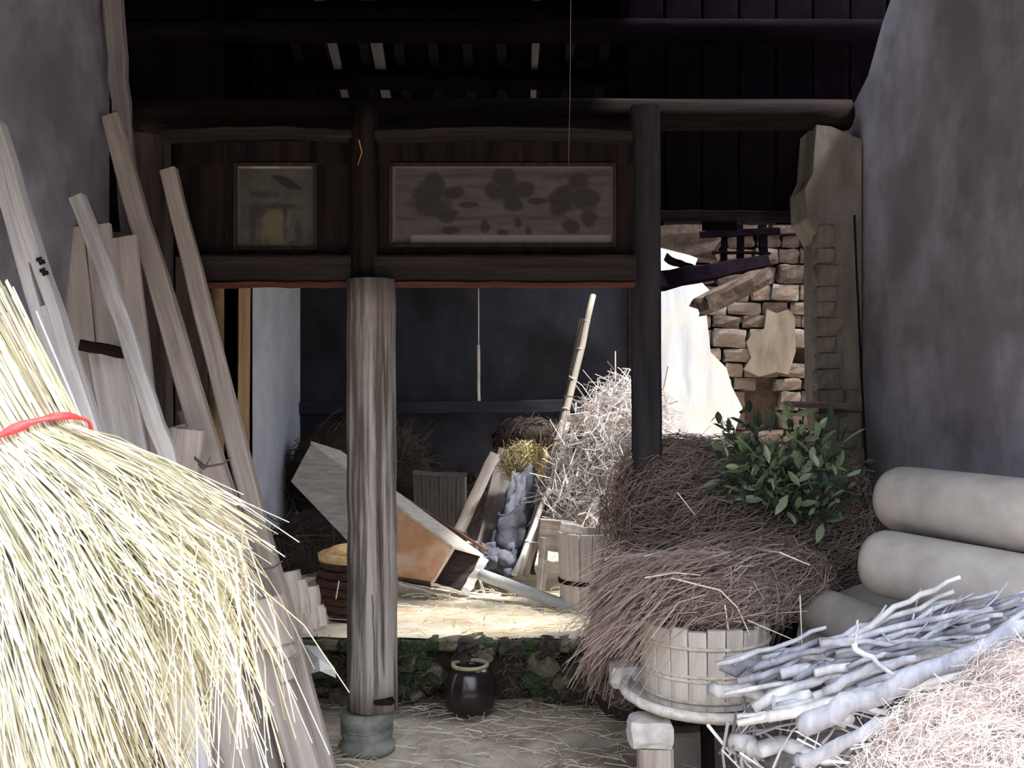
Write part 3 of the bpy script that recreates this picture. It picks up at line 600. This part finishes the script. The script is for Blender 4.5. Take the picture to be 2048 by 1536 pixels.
rag('draped_rag', [P(1020, 945, 7.2), P(1075, 930, 7.3), P(1060, 1080, 6.8), P(985, 1120, 6.7)], CL2, 'slate grey rag draped below the yellow straw tuft', 1, .08)
rag('draped_rag', [P(1000, 1020, 6.8), P(1080, 1010, 6.9), P(1070, 1150, 6.55), P(965, 1140, 6.5)], CL, 'dark slate rag lying at the foot of the leaning poles', 2, .09)
rag('draped_rag', [P(960, 1090, 6.62), P(1030, 1090, 6.6), P(1030, 1145, 6.45), P(962, 1128, 6.5)], CL2, 'small bluish rag tucked against the end of the tipped bin', 3, .05)
# heap bases, straw and twigs
def heap_strands(name, ells, n, cols, r, ln, R, label, cat, main=Vector((1, 0, 0)), spread=.8, segs=3, m=STR, parent=None, kind='stuff', curl=.15, lift=.25, faceY=True, droop=0.0, core=None, grp=None):
    tot = sum(e[4] for e in ells); L = []
    for (c, rx, ry, rz, wgt) in ells:
        for i in range(int(n*wgt/tot)):
            d = rvec(R).normalized()
            if faceY and d.y > .35: d.y = -d.y
            q = 1+R.gauss(0, .045); p = Vector(c)+Vector((d.x*rx, d.y*ry, d.z*rz))*q
            if p.z < .02: p.z = R.uniform(.02, .1)
            nrm = Vector((d.x/rx, d.y/ry, d.z/rz)).normalized(); t = (main+rvec(R)*spread); t = (t-nrm*t.dot(nrm)); t = t.normalized()+nrm*R.gauss(0, lift)
            l = R.uniform(*ln); pts = []
            for s in range(segs+1):
                u = s/segs-.5; pts.append(p+t*l*u-nrm*(4*u*u)*l*.10*(1 if R.random() < .9 else -1)+rvec(R)*l*curl*.12-Vector((0, 0, droop*(u+.5)**2*l)))
            L.append((pts, R.uniform(*r), tone(cols, R, .25)))
    o = strands(name, L, m, parent, label, cat, grp, kind)
    return o
def ell_core(name, ells, m, parent=None, sc=.93, floor=0.0):
    V = []; Fs = []; n1, n2 = 14, 22
    for (c, rx, ry, rz, wgt) in ells:
        b0 = len(V)
        for j in range(n1+1):
            th = math.pi*j/n1
            for k in range(n2):
                ph = 2*math.pi*k/n2; d = Vector((math.sin(th)*math.cos(ph), math.sin(th)*math.sin(ph), math.cos(th)))
                g = sc*(1+.13*noise.noise(d*2.2+Vector(c))+.05*noise.noise(d*7)); p = Vector(c)+Vector((d.x*rx, d.y*ry, d.z*rz))*g
                V.append(Vector((p.x, p.y, max(floor, p.z))))
        for j in range(n1):
            for k in range(n2): e = (k+1) % n2; Fs.append((b0+j*n2+k, b0+j*n2+e, b0+(j+1)*n2+e, b0+(j+1)*n2+k))
    o = link(name, mesh(name, [p-(MW[parent.name].translation if parent else Vector()) for p in V], Fs), m, parent, MW[parent.name].copy() if parent else None, True)
    return tag(o, kind='stuff')
def E(px, py, Y, rx, rz, ry, w=1): return (P(px, py, Y), rx/F*Y, ry, rz/F*Y, w)
# bleached twig pile, right in the hall
R = random.Random(5)
t = thing('bleached_twig_pile', P(1200, 1150, 7.0), 'pile of bleached white twigs at the back wall, left of the slim dark post', 'twigs')
el = [E(1240, 935, 6.8, 120, 135, .35, 2), E(1255, 850, 7.1, 80, 85, .3, 1.2), E(1170, 1010, 6.7, 75, 70, .3, 1)]
ell_core('packed_twigs', el, mat('pale_packed_twigs', (.22, .20, .20), (.42, .38, .37), (30, 30, 30), 1.0), t, .78, .36)
heap_strands('twigs', el, 1500, [(.85, .82, .80), (.7, .62, .56), (.45, .38, .36), (.92, .90, .90)], (.0025, .006), (.14, .42), R, None, None, Vector((.3, 0, .5)), 1.0, 4, parent=t, curl=.8, lift=.6)
# yellow straw tuft and dark fan of twigs against the wall
t = thing('straw_tuft', P(1050, 950, 7.3), 'yellowish straw tuft lying on top of the grey rags', 'straw')
el = [E(1052, 925, 7.35, 48, 38, .16)]
ell_core('packed_straw', el, mat('dull_straw', (.20, .16, .08), (.38, .31, .17), (30, 30, 30), .8), t, .85, .4)
heap_strands('stalks', el, 420, [(.50, .42, .22), (.62, .54, .34), (.30, .24, .14)], (.002, .004), (.10, .25), R, None, None, Vector((.4, 0, -.7)), .6, 3, parent=t)
L = []
for i in range(150):
    a = R.uniform(-.2, 1.5); p = P(770+R.uniform(-30, 40), 960+R.uniform(-40, 10), 7.9); l = R.uniform(.15, .5)
    e = p+Vector((math.cos(a), R.uniform(-.2, .1), math.sin(a)))*l; L.append(([p, p.lerp(e, .5)+Vector((0, 0, .02)), e-Vector((0, 0, .04*R.random()))], R.uniform(.002, .004), tone([(.16, .11, .08), (.26, .20, .15), (.09, .06, .05)], R)))
strands('dry_stalk_fan', L, STR, None, 'dark fan of dry stalks standing against the back wall behind the thick post', 'stalks')
el = [E(720, 960, 8.0, 150, 130, .3, 1), E(640, 1110, 7.2, 110, 90, .3, 1), E(1060, 880, 8.1, 80, 45, .25, .6), E(905, 1000, 8.15, 70, 60, .2, .5)]
t = thing('dark_rubbish_heap', P(700, 1180, 7.6), 'dark heap of old twigs and litter in the shadow behind the tipped bin', 'heap')
ell_core('litter', el, EARTH, t, .95, .35)
heap_strands('twigs', el, 1300, [(.07, .05, .045), (.13, .09, .08), (.04, .03, .03)], (.003, .006), (.10, .30), R, None, None, Vector((.5, 0, .3)), 1.0, 3, parent=t)
# small bench and tub near the brush heap
t = thing('wooden_tub', P(1165, 1200, 5.9), 'small pale wooden tub half hidden by the left edge of the brushwood', 'tub')
TW = mat('pale_tub_wood', (.46, .40, .37), (.76, .69, .66), (22, 22, 2), .5)
cx = P(1175, 0, 5.9).x; zt = P(0, 1065, 5.9).z
for i in range(15):
    a = 2*math.pi*i/15; r0, r1 = .145, .165
    beam('stave', (cx+math.cos(a)*r0, 5.95+math.sin(a)*r0, .345), (cx+math.cos(a)*r1, 5.95+math.sin(a)*r1, zt), .064, .018, TW, t, seed=i, up=Vector((math.cos(a), math.sin(a), 0)), segs=3, wob=.002)
lathe('hoop', [(.158, .16), (.170, .16), (.171, .185), (.160, .185)], Matrix.Translation((cx, 5.95, .345)), DARKWOOD, t, 24, closed=True)
lathe('bottom', [(0, .03), (.14, .03), (.14, .045), (0, .045)], Matrix.Translation((cx, 5.95, .345)), TW, t, 20)
beam('handle', P(1120, 1052, 5.85), P(1165, 1062, 5.85), .05, .04, TW, t, seed=4)
t = thing('low_stool', P(1100, 1170, 6.3), 'low grey wooden stool frame left of the small tub', 'stool')
beam('seat', P(1078, 1068, 6.3), P(1150, 1075, 6.3), .05, .20, GREYWOOD, t, seed=1, up=Vector((0, 0, 1)))
zf = .345
for (x0, Y) in ((1086, 6.25), (1140, 6.25), (1092, 6.45), (1136, 6.45)):
    a_ = P(x0, 1075, Y); beam('leg', (a_.x+(x0-1112)/900, Y, zf), a_, .035, .035, GREYWOOD, t, seed=x0)
beam('stretcher', P(1085, 1125, 6.25), P(1142, 1130, 6.25), .025, .02, GREYWOOD, t, seed=5)

# ================================================================ BROWN BRUSHWOOD HEAP AND WHAT IT LIES ON
R = random.Random(9)
t = thing('brushwood_heap', P(1450, 1400, 5.0), 'large heap of fine brown brushwood in front of the slim dark post', 'brushwood')
el = [E(1455, 1065, 5.05, 250, 185, .42, 3), E(1330, 1010, 5.0, 120, 125, .35, 1), E(1610, 1010, 5.05, 125, 130, .3, 1), E(1640, 1100, 4.95, 112, 105, .3, 1), E(1315, 1200, 4.75, 130, 125, .33, 1.6), E(1420, 1190, 4.12, 150, 62, .30, 1.6), E(1500, 1150, 4.4, 150, 80, .3, 1.2), E(1360, 930, 5.1, 110, 60, .3, .6), E(1250, 1300, 4.75, 75, 100, .22, 1)]
ell_core('packed_brush', el+[E(1430, 1400, 5.15, 260, 260, .40)], mat('brown_packed_brush', (.040, .029, .026), (.12, .088, .076), (40, 40, 40), 1.0), t, .90, .0)
br = [(.31, .235, .205), (.22, .155, .135), (.13, .09, .08), (.43, .34, .30), (.27, .195, .175)]
heap_strands('fine_twigs', el, 17000, br, (.0010, .0023), (.06, .24), R, None, None, Vector((-.9, -.2, -.30)), .42, 3, parent=t, curl=.25, lift=.16)
# bent longer stalks hanging down to the left over the barrel
L = []
for i in range(1100):
    x0 = R.uniform(1290, 1620); y0 = 1120+R.uniform(-50, 90)-(x0-1400)*.02; p = P(x0, y0+30, 4.02+R.uniform(-.25, .25)+abs(x0-1400)*.0016)
    l = R.uniform(.15, .42); a = R.gauss(3.55, .22); e = p+Vector((math.cos(a), R.uniform(-.3, .1), math.sin(a)))*l
    L.append(([p, p.lerp(e, .5)+Vector((0, -.01, .035)), e-Vector((0, 0, .04))], R.uniform(.0014, .0032), tone(br+[(.42, .33, .28)], R, .2)))
for i in range(170):
    x0 = R.uniform(1190, 1270); p = P(x0, 1240+R.uniform(-30, 60), 4.5); a = R.gauss(-1.95, .25); e = p+Vector((math.cos(a), R.uniform(-.2, .1), math.sin(a)))*R.uniform(.12, .30)
    L.append(([p, p.lerp(e, .5), e], R.uniform(.002, .0045), tone([(.35, .28, .25), (.24, .17, .14)], R, .2)))
strands('long_stalks', L, STR, t)
L = []
for (pts, r) in (([(1340, 1155), (1440, 1180), (1475, 1215), (1500, 1270)], .0035), ([(1500, 1095), (1560, 1105), (1620, 1130)], .004), ([(1290, 1155), (1350, 1145), (1400, 1150)], .0035), ([(1210, 1120), (1250, 1090)], .003), ([(1355, 985), (1390, 1030)], .003), ([(1450, 1210), (1462, 1300)], .003), ([(1600, 1190), (1604, 1290)], .003), ([(1290, 1112), (1400, 1080)], .003), ([(1495, 1240), (1600, 1285)], .003)):
    L.append(([P(x, y, 3.80+(.5 if y < 1100 else 0)) for x, y in pts], r, (.80, .70, .58)))
tag(strands('pale_stalks', L, STR, t), 'few long pale yellow stalks')
# green leafy branches
def leaf_mesh(name, l, w_):
    v = [(0, 0, 0), (w_*.7, l*.25, .12*w_), (w_, l*.5, .15*w_), (w_*.6, l*.8, .05*w_), (0, l, -.05*l), (-w_*.6, l*.8, .05*w_), (-w_, l*.5, .15*w_), (-w_*.7, l*.25, .12*w_), (0, l*.5, -.1*w_)]
    v2 = [(a, b, c-.0012) for a, b, c in v]
    f = [(0, 1, 8), (1, 2, 8), (2, 3, 8), (3, 4, 8), (4, 5, 8), (5, 6, 8), (6, 7, 8), (7, 0, 8)]
    return mesh(name, v+v2, f+[(a+9, c+9, b+9) for a, b, c in f]+[(i, i+9, (i+1) % 8+9, (i+1) % 8) for i in range(8)])
GL = [mat('leaf_green', (.14, .20, .10), (.29, .37, .21), (9, 9, 9), .2, .55), mat('leaf_dark', (.025, .045, .028), (.065, .095, .055), (9, 9, 9), .2, .55), mat('leaf_pale', (.30, .36, .23), (.46, .52, .38), (9, 9, 9), .2, .55)]
t = thing('leafy_branches', P(1560, 1010, 4.62), 'cut branches with green leaves lying on top of the brown brushwood', 'branches')
lm = []
for g_ in GL:
    for (l, w_) in ((.085, .016), (.11, .019), (.065, .015)):
        me = leaf_mesh('leaf', l, w_); me.materials.append(g_); lm.append(me)
nleaf = 0; from mathutils import Euler
twl = []
for (x0, y0, x1, y1, n) in ((1560, 1000, 1440, 835, 30), (1570, 1010, 1505, 850, 36), (1580, 1010, 1580, 845, 40), (1590, 1010, 1640, 860, 38), (1600, 1020, 1665, 920, 34), (1560, 1000, 1480, 900, 34), (1540, 990, 1440, 940, 26), (1540, 990, 1520, 950, 22), (1600, 1040, 1680, 980, 16)):
    a, b = P(x0, y0, 4.62), P(x1, y1, 4.62+R.uniform(-.1, .15)); twl.append(([a, a.lerp(b, .5), b], .004, (.12, .09, .06)))
    for i in range(int(n*1.8)):
        q = a.lerp(b, R.uniform(.0, 1.05))+rvec(R)*.05; q.y -= .06*R.random()
        dr = ((b-a).normalized()+rvec(R)*.75+Vector((0, -.3, -.15))).normalized()
        M_ = dr.to_track_quat('Y', 'Z').to_matrix().to_4x4() @ Matrix.Rotation(R.uniform(-1.2, 1.2), 4, 'Y'); M_.translation = q
        dd = R.random(); me = lm[(3 if dd < .42 else 0 if dd < .8 else 6)+R.randrange(3)]
        link('leaf', me, None, t, M_ @ Matrix.Scale(R.uniform(.6, 1.15), 4)); nleaf += 1
strands('stems', twl, STR, t)
# staved barrel on a round tray, on wooden stumps
BX, BY = P(1408, 0, 4.02).x, 4.02
zb1 = P(0, 1432, 4.02-.25).z+.012; zt1 = P(0, 1235, 4.0).z
BW = mat('barrel_wood', (.34, .30, .27), (.66, .60, .55), (16, 16, 1.5), .5)
t = thing('staved_barrel', (BX, BY, zb1), 'weathered staved wooden barrel under the brushwood, standing on a round tray', 'barrel')
n = 22
for i in range(n):
    a = 2*math.pi*(i+.5)/n
    def rp(s): return .235+.018*math.sin(math.pi*min(1, s*1.1))
    p0, p1 = Vector((BX+math.cos(a)*.232, BY+math.sin(a)*.232, zb1)), Vector((BX+math.cos(a)*.246, BY+math.sin(a)*.246, zt1+R.uniform(-.008, .008)))
    beam('stave', p0, p1, .068, .022, BW, t, seed=100+i, up=Vector((math.cos(a), math.sin(a), 0)), segs=5, wob=.0015, roll=0)
HO = mat('cane_hoop', (.36, .32, .27), (.62, .57, .49), (30, 30, 30), .4)
for (z0, rr) in ((zb1+.11, .252), (zb1+.128, .253), (zb1+.03, .25), (zt1-.07, .26)):
    lathe('hoop', [(rr-.010, z0-.007), (rr, z0-.006), (rr+.003, z0), (rr, z0+.006), (rr-.010, z0+.007)], Matrix.Translation((BX, BY, 0)), HO, t, 40, closed=True, wob=.003, seed=int(z0*99))
lathe('head', [(0, zt1-.03), (.225, zt1-.03), (.225, zt1-.045), (0, zt1-.045)], Matrix.Translation((BX, BY, 0)), BW, t, 28)
t = thing('round_tray', (BX-.01, BY, zb1-.05), 'shallow round woven tray with raised rim under the barrel', 'tray')
TM = mat('woven_tray', (.42, .38, .36), (.74, .69, .66), (30, 30, 30), .9)
TC = Matrix.Translation((BX-.0, BY, zb1-.035)) @ Matrix.Rotation(.03, 4, 'Y')
lathe('dish', [(0, .026), (.20, .026), (.29, .028), (.315, .035), (.325, .028), (.30, .005), (.2, 0), (0, 0)], TC, TM, t, 44, wob=.006)
lathe('rim', [(.305, .022), (.330, .020), (.340, .038), (.332, .056), (.308, .054)], TC, mat('tray_rim', (.55, .50, .48), (.85, .80, .78), (30, 30, 30), .6), t, 44, closed=True, wob=.012, seed=3)
zs = zb1-.04
g = 'stumps and blocks under the tray'
for i, (px, Y, w_, m_, lb) in enumerate(((1310, 3.86, .13, GREYWOOD, 'squared wooden stump under the left edge of the tray'), (1415, 4.15, .05, DARKWOOD, 'thin dark prop under the middle of the tray'), (1500, 4.18, .12, GREYWOOD, 'wooden stump under the far right side of the tray'))):
    x = P(px, 0, Y).x; tag(beam('wooden_stump', (x, Y, 0), (x, Y, zs-.002-(.11 if i == 0 else 0)), w_, w_*.9, m_, None, seed=80+i, segs=5), lb, 'stump', g)
x = P(1300, 0, 3.86).x; o = chunk('prop_stone', (x, 3.86, zs-.058), .085, .07, .055, mat('pale_prop_stone', (.45, .42, .42), (.72, .69, .68), (14, 14, 14), .6), None, seed=90); tag(o, 'rounded pale stone between the left stump and the tray', 'stone')
x = P(1270, 0, 4.1).x; o = chunk('prop_stone', (x-.02, 4.22, zs+.055), .07, .06, .05, mat('pale_prop_stone', (0, 0, 0), (0, 0, 0)), None, seed=91); tag(o, 'pale stone lying on the back left rim of the tray', 'stone')
beam('step_block', (P(1350, 0, 4.2).x, 4.4, .06), (P(1530, 0, 4.2).x, 4.42, .06), .2, .12, GREYLOG, None, seed=9, up=Vector((0, -1, 0)), segs=5, wob=.006)
tag(bpy.data.objects['step_block'], 'long low grey stone block on the ground behind the stumps', 'stone')

# ================================================================ RIGHT: CLAY PIPES, BOARDS, BRANCHES
def pipe(x0, y0, Y0, x1, y1, Y1, r, label, seed):
    t = thing('grey_roller', P(x0, y0, Y0), label, 'roller', 'big smooth grey rollers stacked at the right wall'); a, b = P(x0, y0, Y0), P(x1, y1, Y1); L_ = (b-a).length
    e = .30*r
    prof = [(0, 0), (r*.72, .0), (r*.90, e*.25), (r*.985, e), (r, e*2), (r*1.0, L_/2), (r*.99, L_-e), (r*.8, L_), (0, L_)]
    lathe('body', prof, frame_z(a, b), GREYLOG, t, 36, wob=.004, seed=seed)
    lathe('end_ring', [(r*.50, -.004), (r*.60, -.006), (r*.62, .004), (r*.5, .004)], frame_z(a, b), GREYLOG, t, 30, closed=True)
pipe(1786, 996, 3.9, 2150, 1045, 3.2, .127, 'upper of the two thick grey rollers stacked against the right wall', 1)
pipe(1750, 1122, 3.72, 2150, 1205, 3.1, .122, 'lower thick grey roller, just under the upper one', 2)
pipe(1616, 1212, 4.3, 2010, 1352, 3.45, .095, 'slimmer grey roller slanting down from under the brushwood', 3)
tag(beam('stone_slab', P(1600, 1275, 4.32), P(2000, 1400, 3.75), .30, .06, GREYLOG, None, seed=5, wob=.004, segs=5), 'flat grey slab standing on edge below the slim roller', 'slab')
tag(beam('flat_board', P(1700, 1185, 4.5), P(1960, 1262, 3.95), .20, .05, GREYLOG, None, seed=6, wob=.004, up=Vector((0, -.3, 1))), 'flat grey board lying behind the slim roller, under the lower thick roller', 'board')
chunk('small_stone', P(1668, 1262, 4.2), .022, .02, .016, STONE, None, seed=8); tag(bpy.data.objects['small_stone'], 'tiny reddish stone on the edge of the grey slab', 'stone')
SB = box('roller_support', 1.42, 1.85, 4.35, 5.1, 0, P(0, 1300, 4.5).z, STONED, None, .03, 4); tag(SB, 'low dark rubble base under the grey rollers', 'base')
# grey branches
BRM = [mat('silver_branch', (.26, .26, .31), (.58, .58, .65), (16, 16, 3), .9), mat('grey_branch', (.13, .13, .165), (.36, .36, .42), (16, 16, 3), .9), mat('white_branch', (.36, .35, .37), (.72, .71, .72), (16, 16, 3), .7)]
def branch(name, pts, r, m, label, grp, seed, tw=0):
    """one crooked branch as a single tapered tube along pts, with optional side twigs in the same piece of wood"""
    R_ = random.Random(seed); V = []; Fs = []
    def tube(pts, r0, r1, n=8):
        k = len(pts); b0 = len(V)
        for i, p in enumerate(pts):
            tt = (Vector(pts[min(i+1, k-1)])-Vector(pts[max(i-1, 0)])).normalized(); s = tt.cross(Vector((.2, -1, .3))).normalized(); u = tt.cross(s); rr = r0+(r1-r0)*i/(k-1)
            rr *= 1+R_.uniform(-.12, .12)
            for q in range(n): aa = 2*math.pi*q/n; V.append(Vector(p)+s*math.cos(aa)*rr+u*math.sin(aa)*rr)
        for i in range(k-1):
            for q in range(n): e = (q+1) % n; Fs.append((b0+i*n+q, b0+i*n+e, b0+(i+1)*n+e, b0+(i+1)*n+q))
        Fs.append(tuple(b0+q for q in range(n-1, -1, -1))); Fs.append(tuple(b0+(k-1)*n+q for q in range(n)))
    # refine polyline
    fine = []
    for i in range(len(pts)-1):
        for s in range(4): fine.append(Vector(pts[i]).lerp(Vector(pts[i+1]), s/4)+rvec(R_)*r*.42)
    fine.append(Vector(pts[-1])); tube(fine, r, r*.62)
    for i in range(tw):
        q = R_.randrange(2, len(fine)-2); d = ((fine[q+1]-fine[q]).normalized()+rvec(R_)*.5).normalized()*R_.uniform(.08, .2); tube([fine[q], fine[q]+d*.5+rvec(R_)*.01, fine[q]+d], r*.45, r*.2, 5)
    c = fine[0].copy(); me = mesh(name, [p-c for p in V], Fs)
    return tag(link(name, me, m, None, Matrix.Translation(c), True), label, 'branch', grp)
g = 'grey branches in the right foreground'
def PB(*a): return [P(x, y, Y) for x, y, Y in a]
big = [
 (PB((1600, 1452, 2.95), (1720, 1402, 2.85), (1850, 1348, 2.75), (2120, 1240, 2.7)), .034, 0, 'thickest grey branch, running from below the barrel up to the right edge', 2),
 (PB((1590, 1525, 2.9), (1690, 1480, 2.8), (1830, 1415, 2.7)), .024, 0, 'stout pale branch below the thickest one, its cut end at the lower left', 0),
 (PB((1440, 1325, 3.5), (1560, 1345, 3.4), (1700, 1352, 3.3), (1840, 1335, 3.2)), .022, 1, 'crooked dark grey branch with its end resting against the barrel', 2),
 (PB((1415, 1375, 3.45), (1530, 1378, 3.35), (1640, 1360, 3.3)), .027, 2, 'short bleached branch lying in front of the barrel', 0),
 (PB((1450, 1320, 3.55), (1540, 1300, 3.5), (1640, 1308, 3.45), (1760, 1330, 3.4)), .011, 0, 'thin arched branch on top of the pile nearest the barrel', 1),
 (PB((1560, 1400, 3.2), (1620, 1420, 3.15), (1700, 1440, 3.05)), .030, 2, 'white peeled branch stub below the barrel', 0),
 (PB((1705, 1285, 3.0), (1760, 1330, 2.95), (1850, 1400, 2.85)), .010, 2, 'thin white stick slanting down right across the branches', 0),
 (PB((1712, 1290, 3.0), (1714, 1265, 3.0), (1716, 1240, 3.0)), .005, 2, 'short white twig standing up where the white stick begins', 0),
 (PB((1470, 1500, 3.3), (1560, 1490, 3.2), (1680, 1520, 3.1)), .030, 2, 'pale branch lying lowest, beside the stump', 0),
]
for i, (pts, r, mi, lb, tw) in enumerate(big): branch('branch', pts, r, BRM[mi], lb, g, 200+i, tw)
R = random.Random(31)
TONE = ('silver', 'dark grey', 'bleached white')
def describe(r, mi, slope, where): return '%s %s branch %s, %s' % ('stout' if r > .016 else 'slender', TONE[mi], 'lying level' if slope < .12 else 'rising to the right' if slope < .45 else 'rising steeply', where)
for i in range(46):
    x0 = R.uniform(1430, 1800); f_ = (x0-1440)/360
    y0 = 1330-55*f_+R.uniform(-20, 150)*(1-.45*f_); Y = 3.55-.35*f_-(y0-1250)*.0016+R.uniform(-.05, .05)
    ang = R.gauss(.30, .10) if R.random() < .7 else R.gauss(-.05, .10); l = R.uniform(180, 400)
    x1, y1 = x0+l*math.cos(ang), y0-l*math.sin(ang)
    Y1 = Y-R.uniform(0, .2); rr = R.uniform(.008, .022); mi = R.choice((0, 0, 1, 2))
    branch('branch', [P(x0, y0, Y), P((x0+x1)/2, (y0+y1)/2+R.uniform(-24, 16), (Y+Y1)/2), P(x1, y1, Y1)], rr, BRM[mi], describe(rr, mi, (y0-y1)/(x1-x0), 'between barrel and pale straw'), g, 300+i, R.choice((0, 0, 1)))
for i in range(20):
    x0 = R.uniform(1640, 1800); y0 = 1330-R.uniform(0, 50); x1 = R.uniform(1930, 2120); y1 = 1290-(x1-1900)*.52+R.uniform(-25, 30); rr = R.uniform(.007, .015); mi = R.choice((0, 1, 1))
    branch('branch', [P(x0, y0, 3.2), P((x0+x1)/2, (y0+y1)/2+R.uniform(-18, 12), 3.05), P(x1, y1, 2.9)], rr, BRM[mi], describe(rr, mi, (y0-y1)/(x1-x0), 'below the grey rollers'), g, 400+i, R.choice((0, 1)))
# mass of twigs under the branches
el = [E(1800, 1500, 3.35, 330, 150, .35, 2), E(2000, 1400, 3.3, 180, 130, .3, 1)]
t = thing('twig_litter', P(1800, 1700, 3.4), 'low bed of small grey twigs under the branches in the right foreground', 'twigs')
ell_core('packed_litter', el, mat('grey_packed_litter', (.10, .095, .10), (.24, .22, .23), (30, 30, 30), 1.0), t, .9, 0)
heap_strands('twigs', el, 500, [(.62, .62, .67), (.35, .34, .38), (.8, .79, .8), (.2, .18, .18)], (.003, .007), (.1, .3), R, None, None, Vector((.9, 0, .25)), .5, 3, parent=t)
# pale dry straw heap bottom right
el = [E(2010, 1560, 2.35, 255, 180, .3, 2), E(2130, 1420, 2.4, 190, 130, .3, 1.2), E(1830, 1610, 2.4, 130, 100, .25, .7)]
t = thing('pale_straw_heap', P(1980, 1700, 2.4), 'sunlit heap of fine pale pinkish straw, bottom right corner', 'straw')
ell_core('packed_straw', el, mat('pale_packed_straw', (.34, .26, .24), (.56, .48, .45), (40, 40, 40), 1.0), t, .93, 0)
heap_strands('fine_straw', el, 9000, [(.66, .60, .58), (.56, .47, .45), (.38, .29, .27), (.76, .72, .71)], (.0008, .0017), (.05, .16), R, None, None, Vector((.8, -.2, .45)), .7, 3, parent=t, curl=.6, lift=.25)

# ================================================================ JAR, FLOOR LITTER, SMALL THINGS
GZ = mat('dark_glaze', (.018, .012, .014), (.04, .024, .025), (5, 5, 9), .15, .18, spec=.6)
t = thing('glazed_jar', (P(940, 0, 5.12).x, 5.12, 0.0), 'dark brown glazed jar with tan rim standing in front of the stone step', 'jar')
jm = Matrix.Translation((P(940, 0, 5.12).x, 5.12, .0))
hj = P(0, 1325, 5.12).z
lathe('body', [(0, .005), (.098, .005), (.118, .02), (.136, .06), (.141, .10), (.132, .15), (.112, hj-.04), (.095, hj-.02), (.085, hj-.015), (.078, hj-.03), (.09, .1), (.07, .02), (0, .02)], jm, GZ, t, 36)
lathe('rim', [(.078, hj-.02), (.096, hj-.018), (.098, hj-.004), (.090, hj), (.078, hj-.004)], jm, mat('tan_rim', (.38, .30, .20), (.60, .50, .36), (12, 12, 12), .3), t, 36, closed=True)
# straw scattered on the floors
def scatter(name, x0, x1, y0, y1, z, n, cols, R, label, r=(.0015, .003), ln=(.06, .28)):
    L = []
    for i in range(n):
        p = Vector((R.uniform(x0, x1), R.uniform(y0, y1), z+R.uniform(.004, .022))); a = R.uniform(0, math.pi); l = R.uniform(*ln); d = Vector((math.cos(a), math.sin(a)*.8, 0))*l
        L.append(([p, p+d*.5+Vector((R.gauss(0, .015), R.gauss(0, .015), R.uniform(0, .015))), p+d], R.uniform(*r), tone(cols, R, .15)))
    return strands(name, L, STR, None, label, 'straw', None, 'stuff')
R = random.Random(44)
scatter('scattered_straw', -1.4, 1.0, 3.9, 5.16, .005, 800, [(.80, .70, .54), (.62, .50, .38), (.92, .86, .72), (.40, .30, .24)], R, 'loose straw scattered over the earth floor around the plinth')
scatter('scattered_straw', -1.6, .9, 5.22, 7.2, .352, 900, [(.92, .84, .64), (.75, .63, .44), (.97, .93, .80)], R, 'loose pale straw covering the raised floor behind the step')
L = []
for i in range(900):
    p = P(R.uniform(1150, 1240), 1385+R.uniform(-40, 20), 4.75+R.uniform(-.1, .2)); d = rvec(R)*.05; L.append(([p, p+d*.5, p+d], .0022, tone([(.12, .14, .06), (.2, .16, .10), (.08, .06, .05)], R)))
# poles and sticks in the broken bay
def bay(name, x0, y0, Y0, x1, y1, Y1, w_, label, seed, m=DARKWOOD, kind='rect'):
    return tag(beam(name, P(x0, y0, Y0), P(x1, y1, Y1), w_, w_*.8, m, None, kind, .8, 8, .006, seed=seed), label, 'beam', 'fallen timbers in the broken bay')
bay('fallen_timber', 1300, 566, 5.6, 1530, 524, 7.2, .11, 'black fallen roof timber slanting up across the white wall', 1, SOOT_SHADE)
bay('fallen_timber', 1330, 515, 6.6, 1408, 548, 6.6, .05, 'short dark timber resting on the slanting black one', 2, SOOT_SHADE)
t = thing('window_lattice', P(1480, 530, 7.4), 'remains of dark lattice bars high in the broken wall', 'lattice')
for i, (x, w_) in enumerate(((1450, .04), (1482, .05), (1528, .06))): beam('bar', P(x, 548, 7.4), P(x-3, 440, 7.4), w_, .04, SOOT_SHADE, t, seed=i)
beam('rail', P(1425, 505, 7.38), P(1540, 507, 7.38), .02, .03, SOOT_SHADE, t, seed=5); beam('rail', P(1400, 470, 7.38), P(1560, 462, 7.38), .05, .03, SOOT_SHADE, t, seed=6)
o = chunk('broken_slab', P(1465, 582, 7.35), .29, .12, .07, STONED, None, (0, -.45, .2), .3, .15, 97); tag(o, 'dark broken slab jutting from the top of the exposed rubble', 'slab')
o = chunk('broken_slab', P(1360, 470, 7.6), .30, .08, .12, STONED, None, (0, .3, 0), .3, .2, 98); tag(o, 'dark clod hanging above the white wall patch', 'slab')
tag(beam('grey_lath', P(1180, 830, 6.6), P(1134, 836, 6.6), .05, .03, GREYWOOD, None, seed=3), 'short dark lath end beside the leaning poles', 'lath')
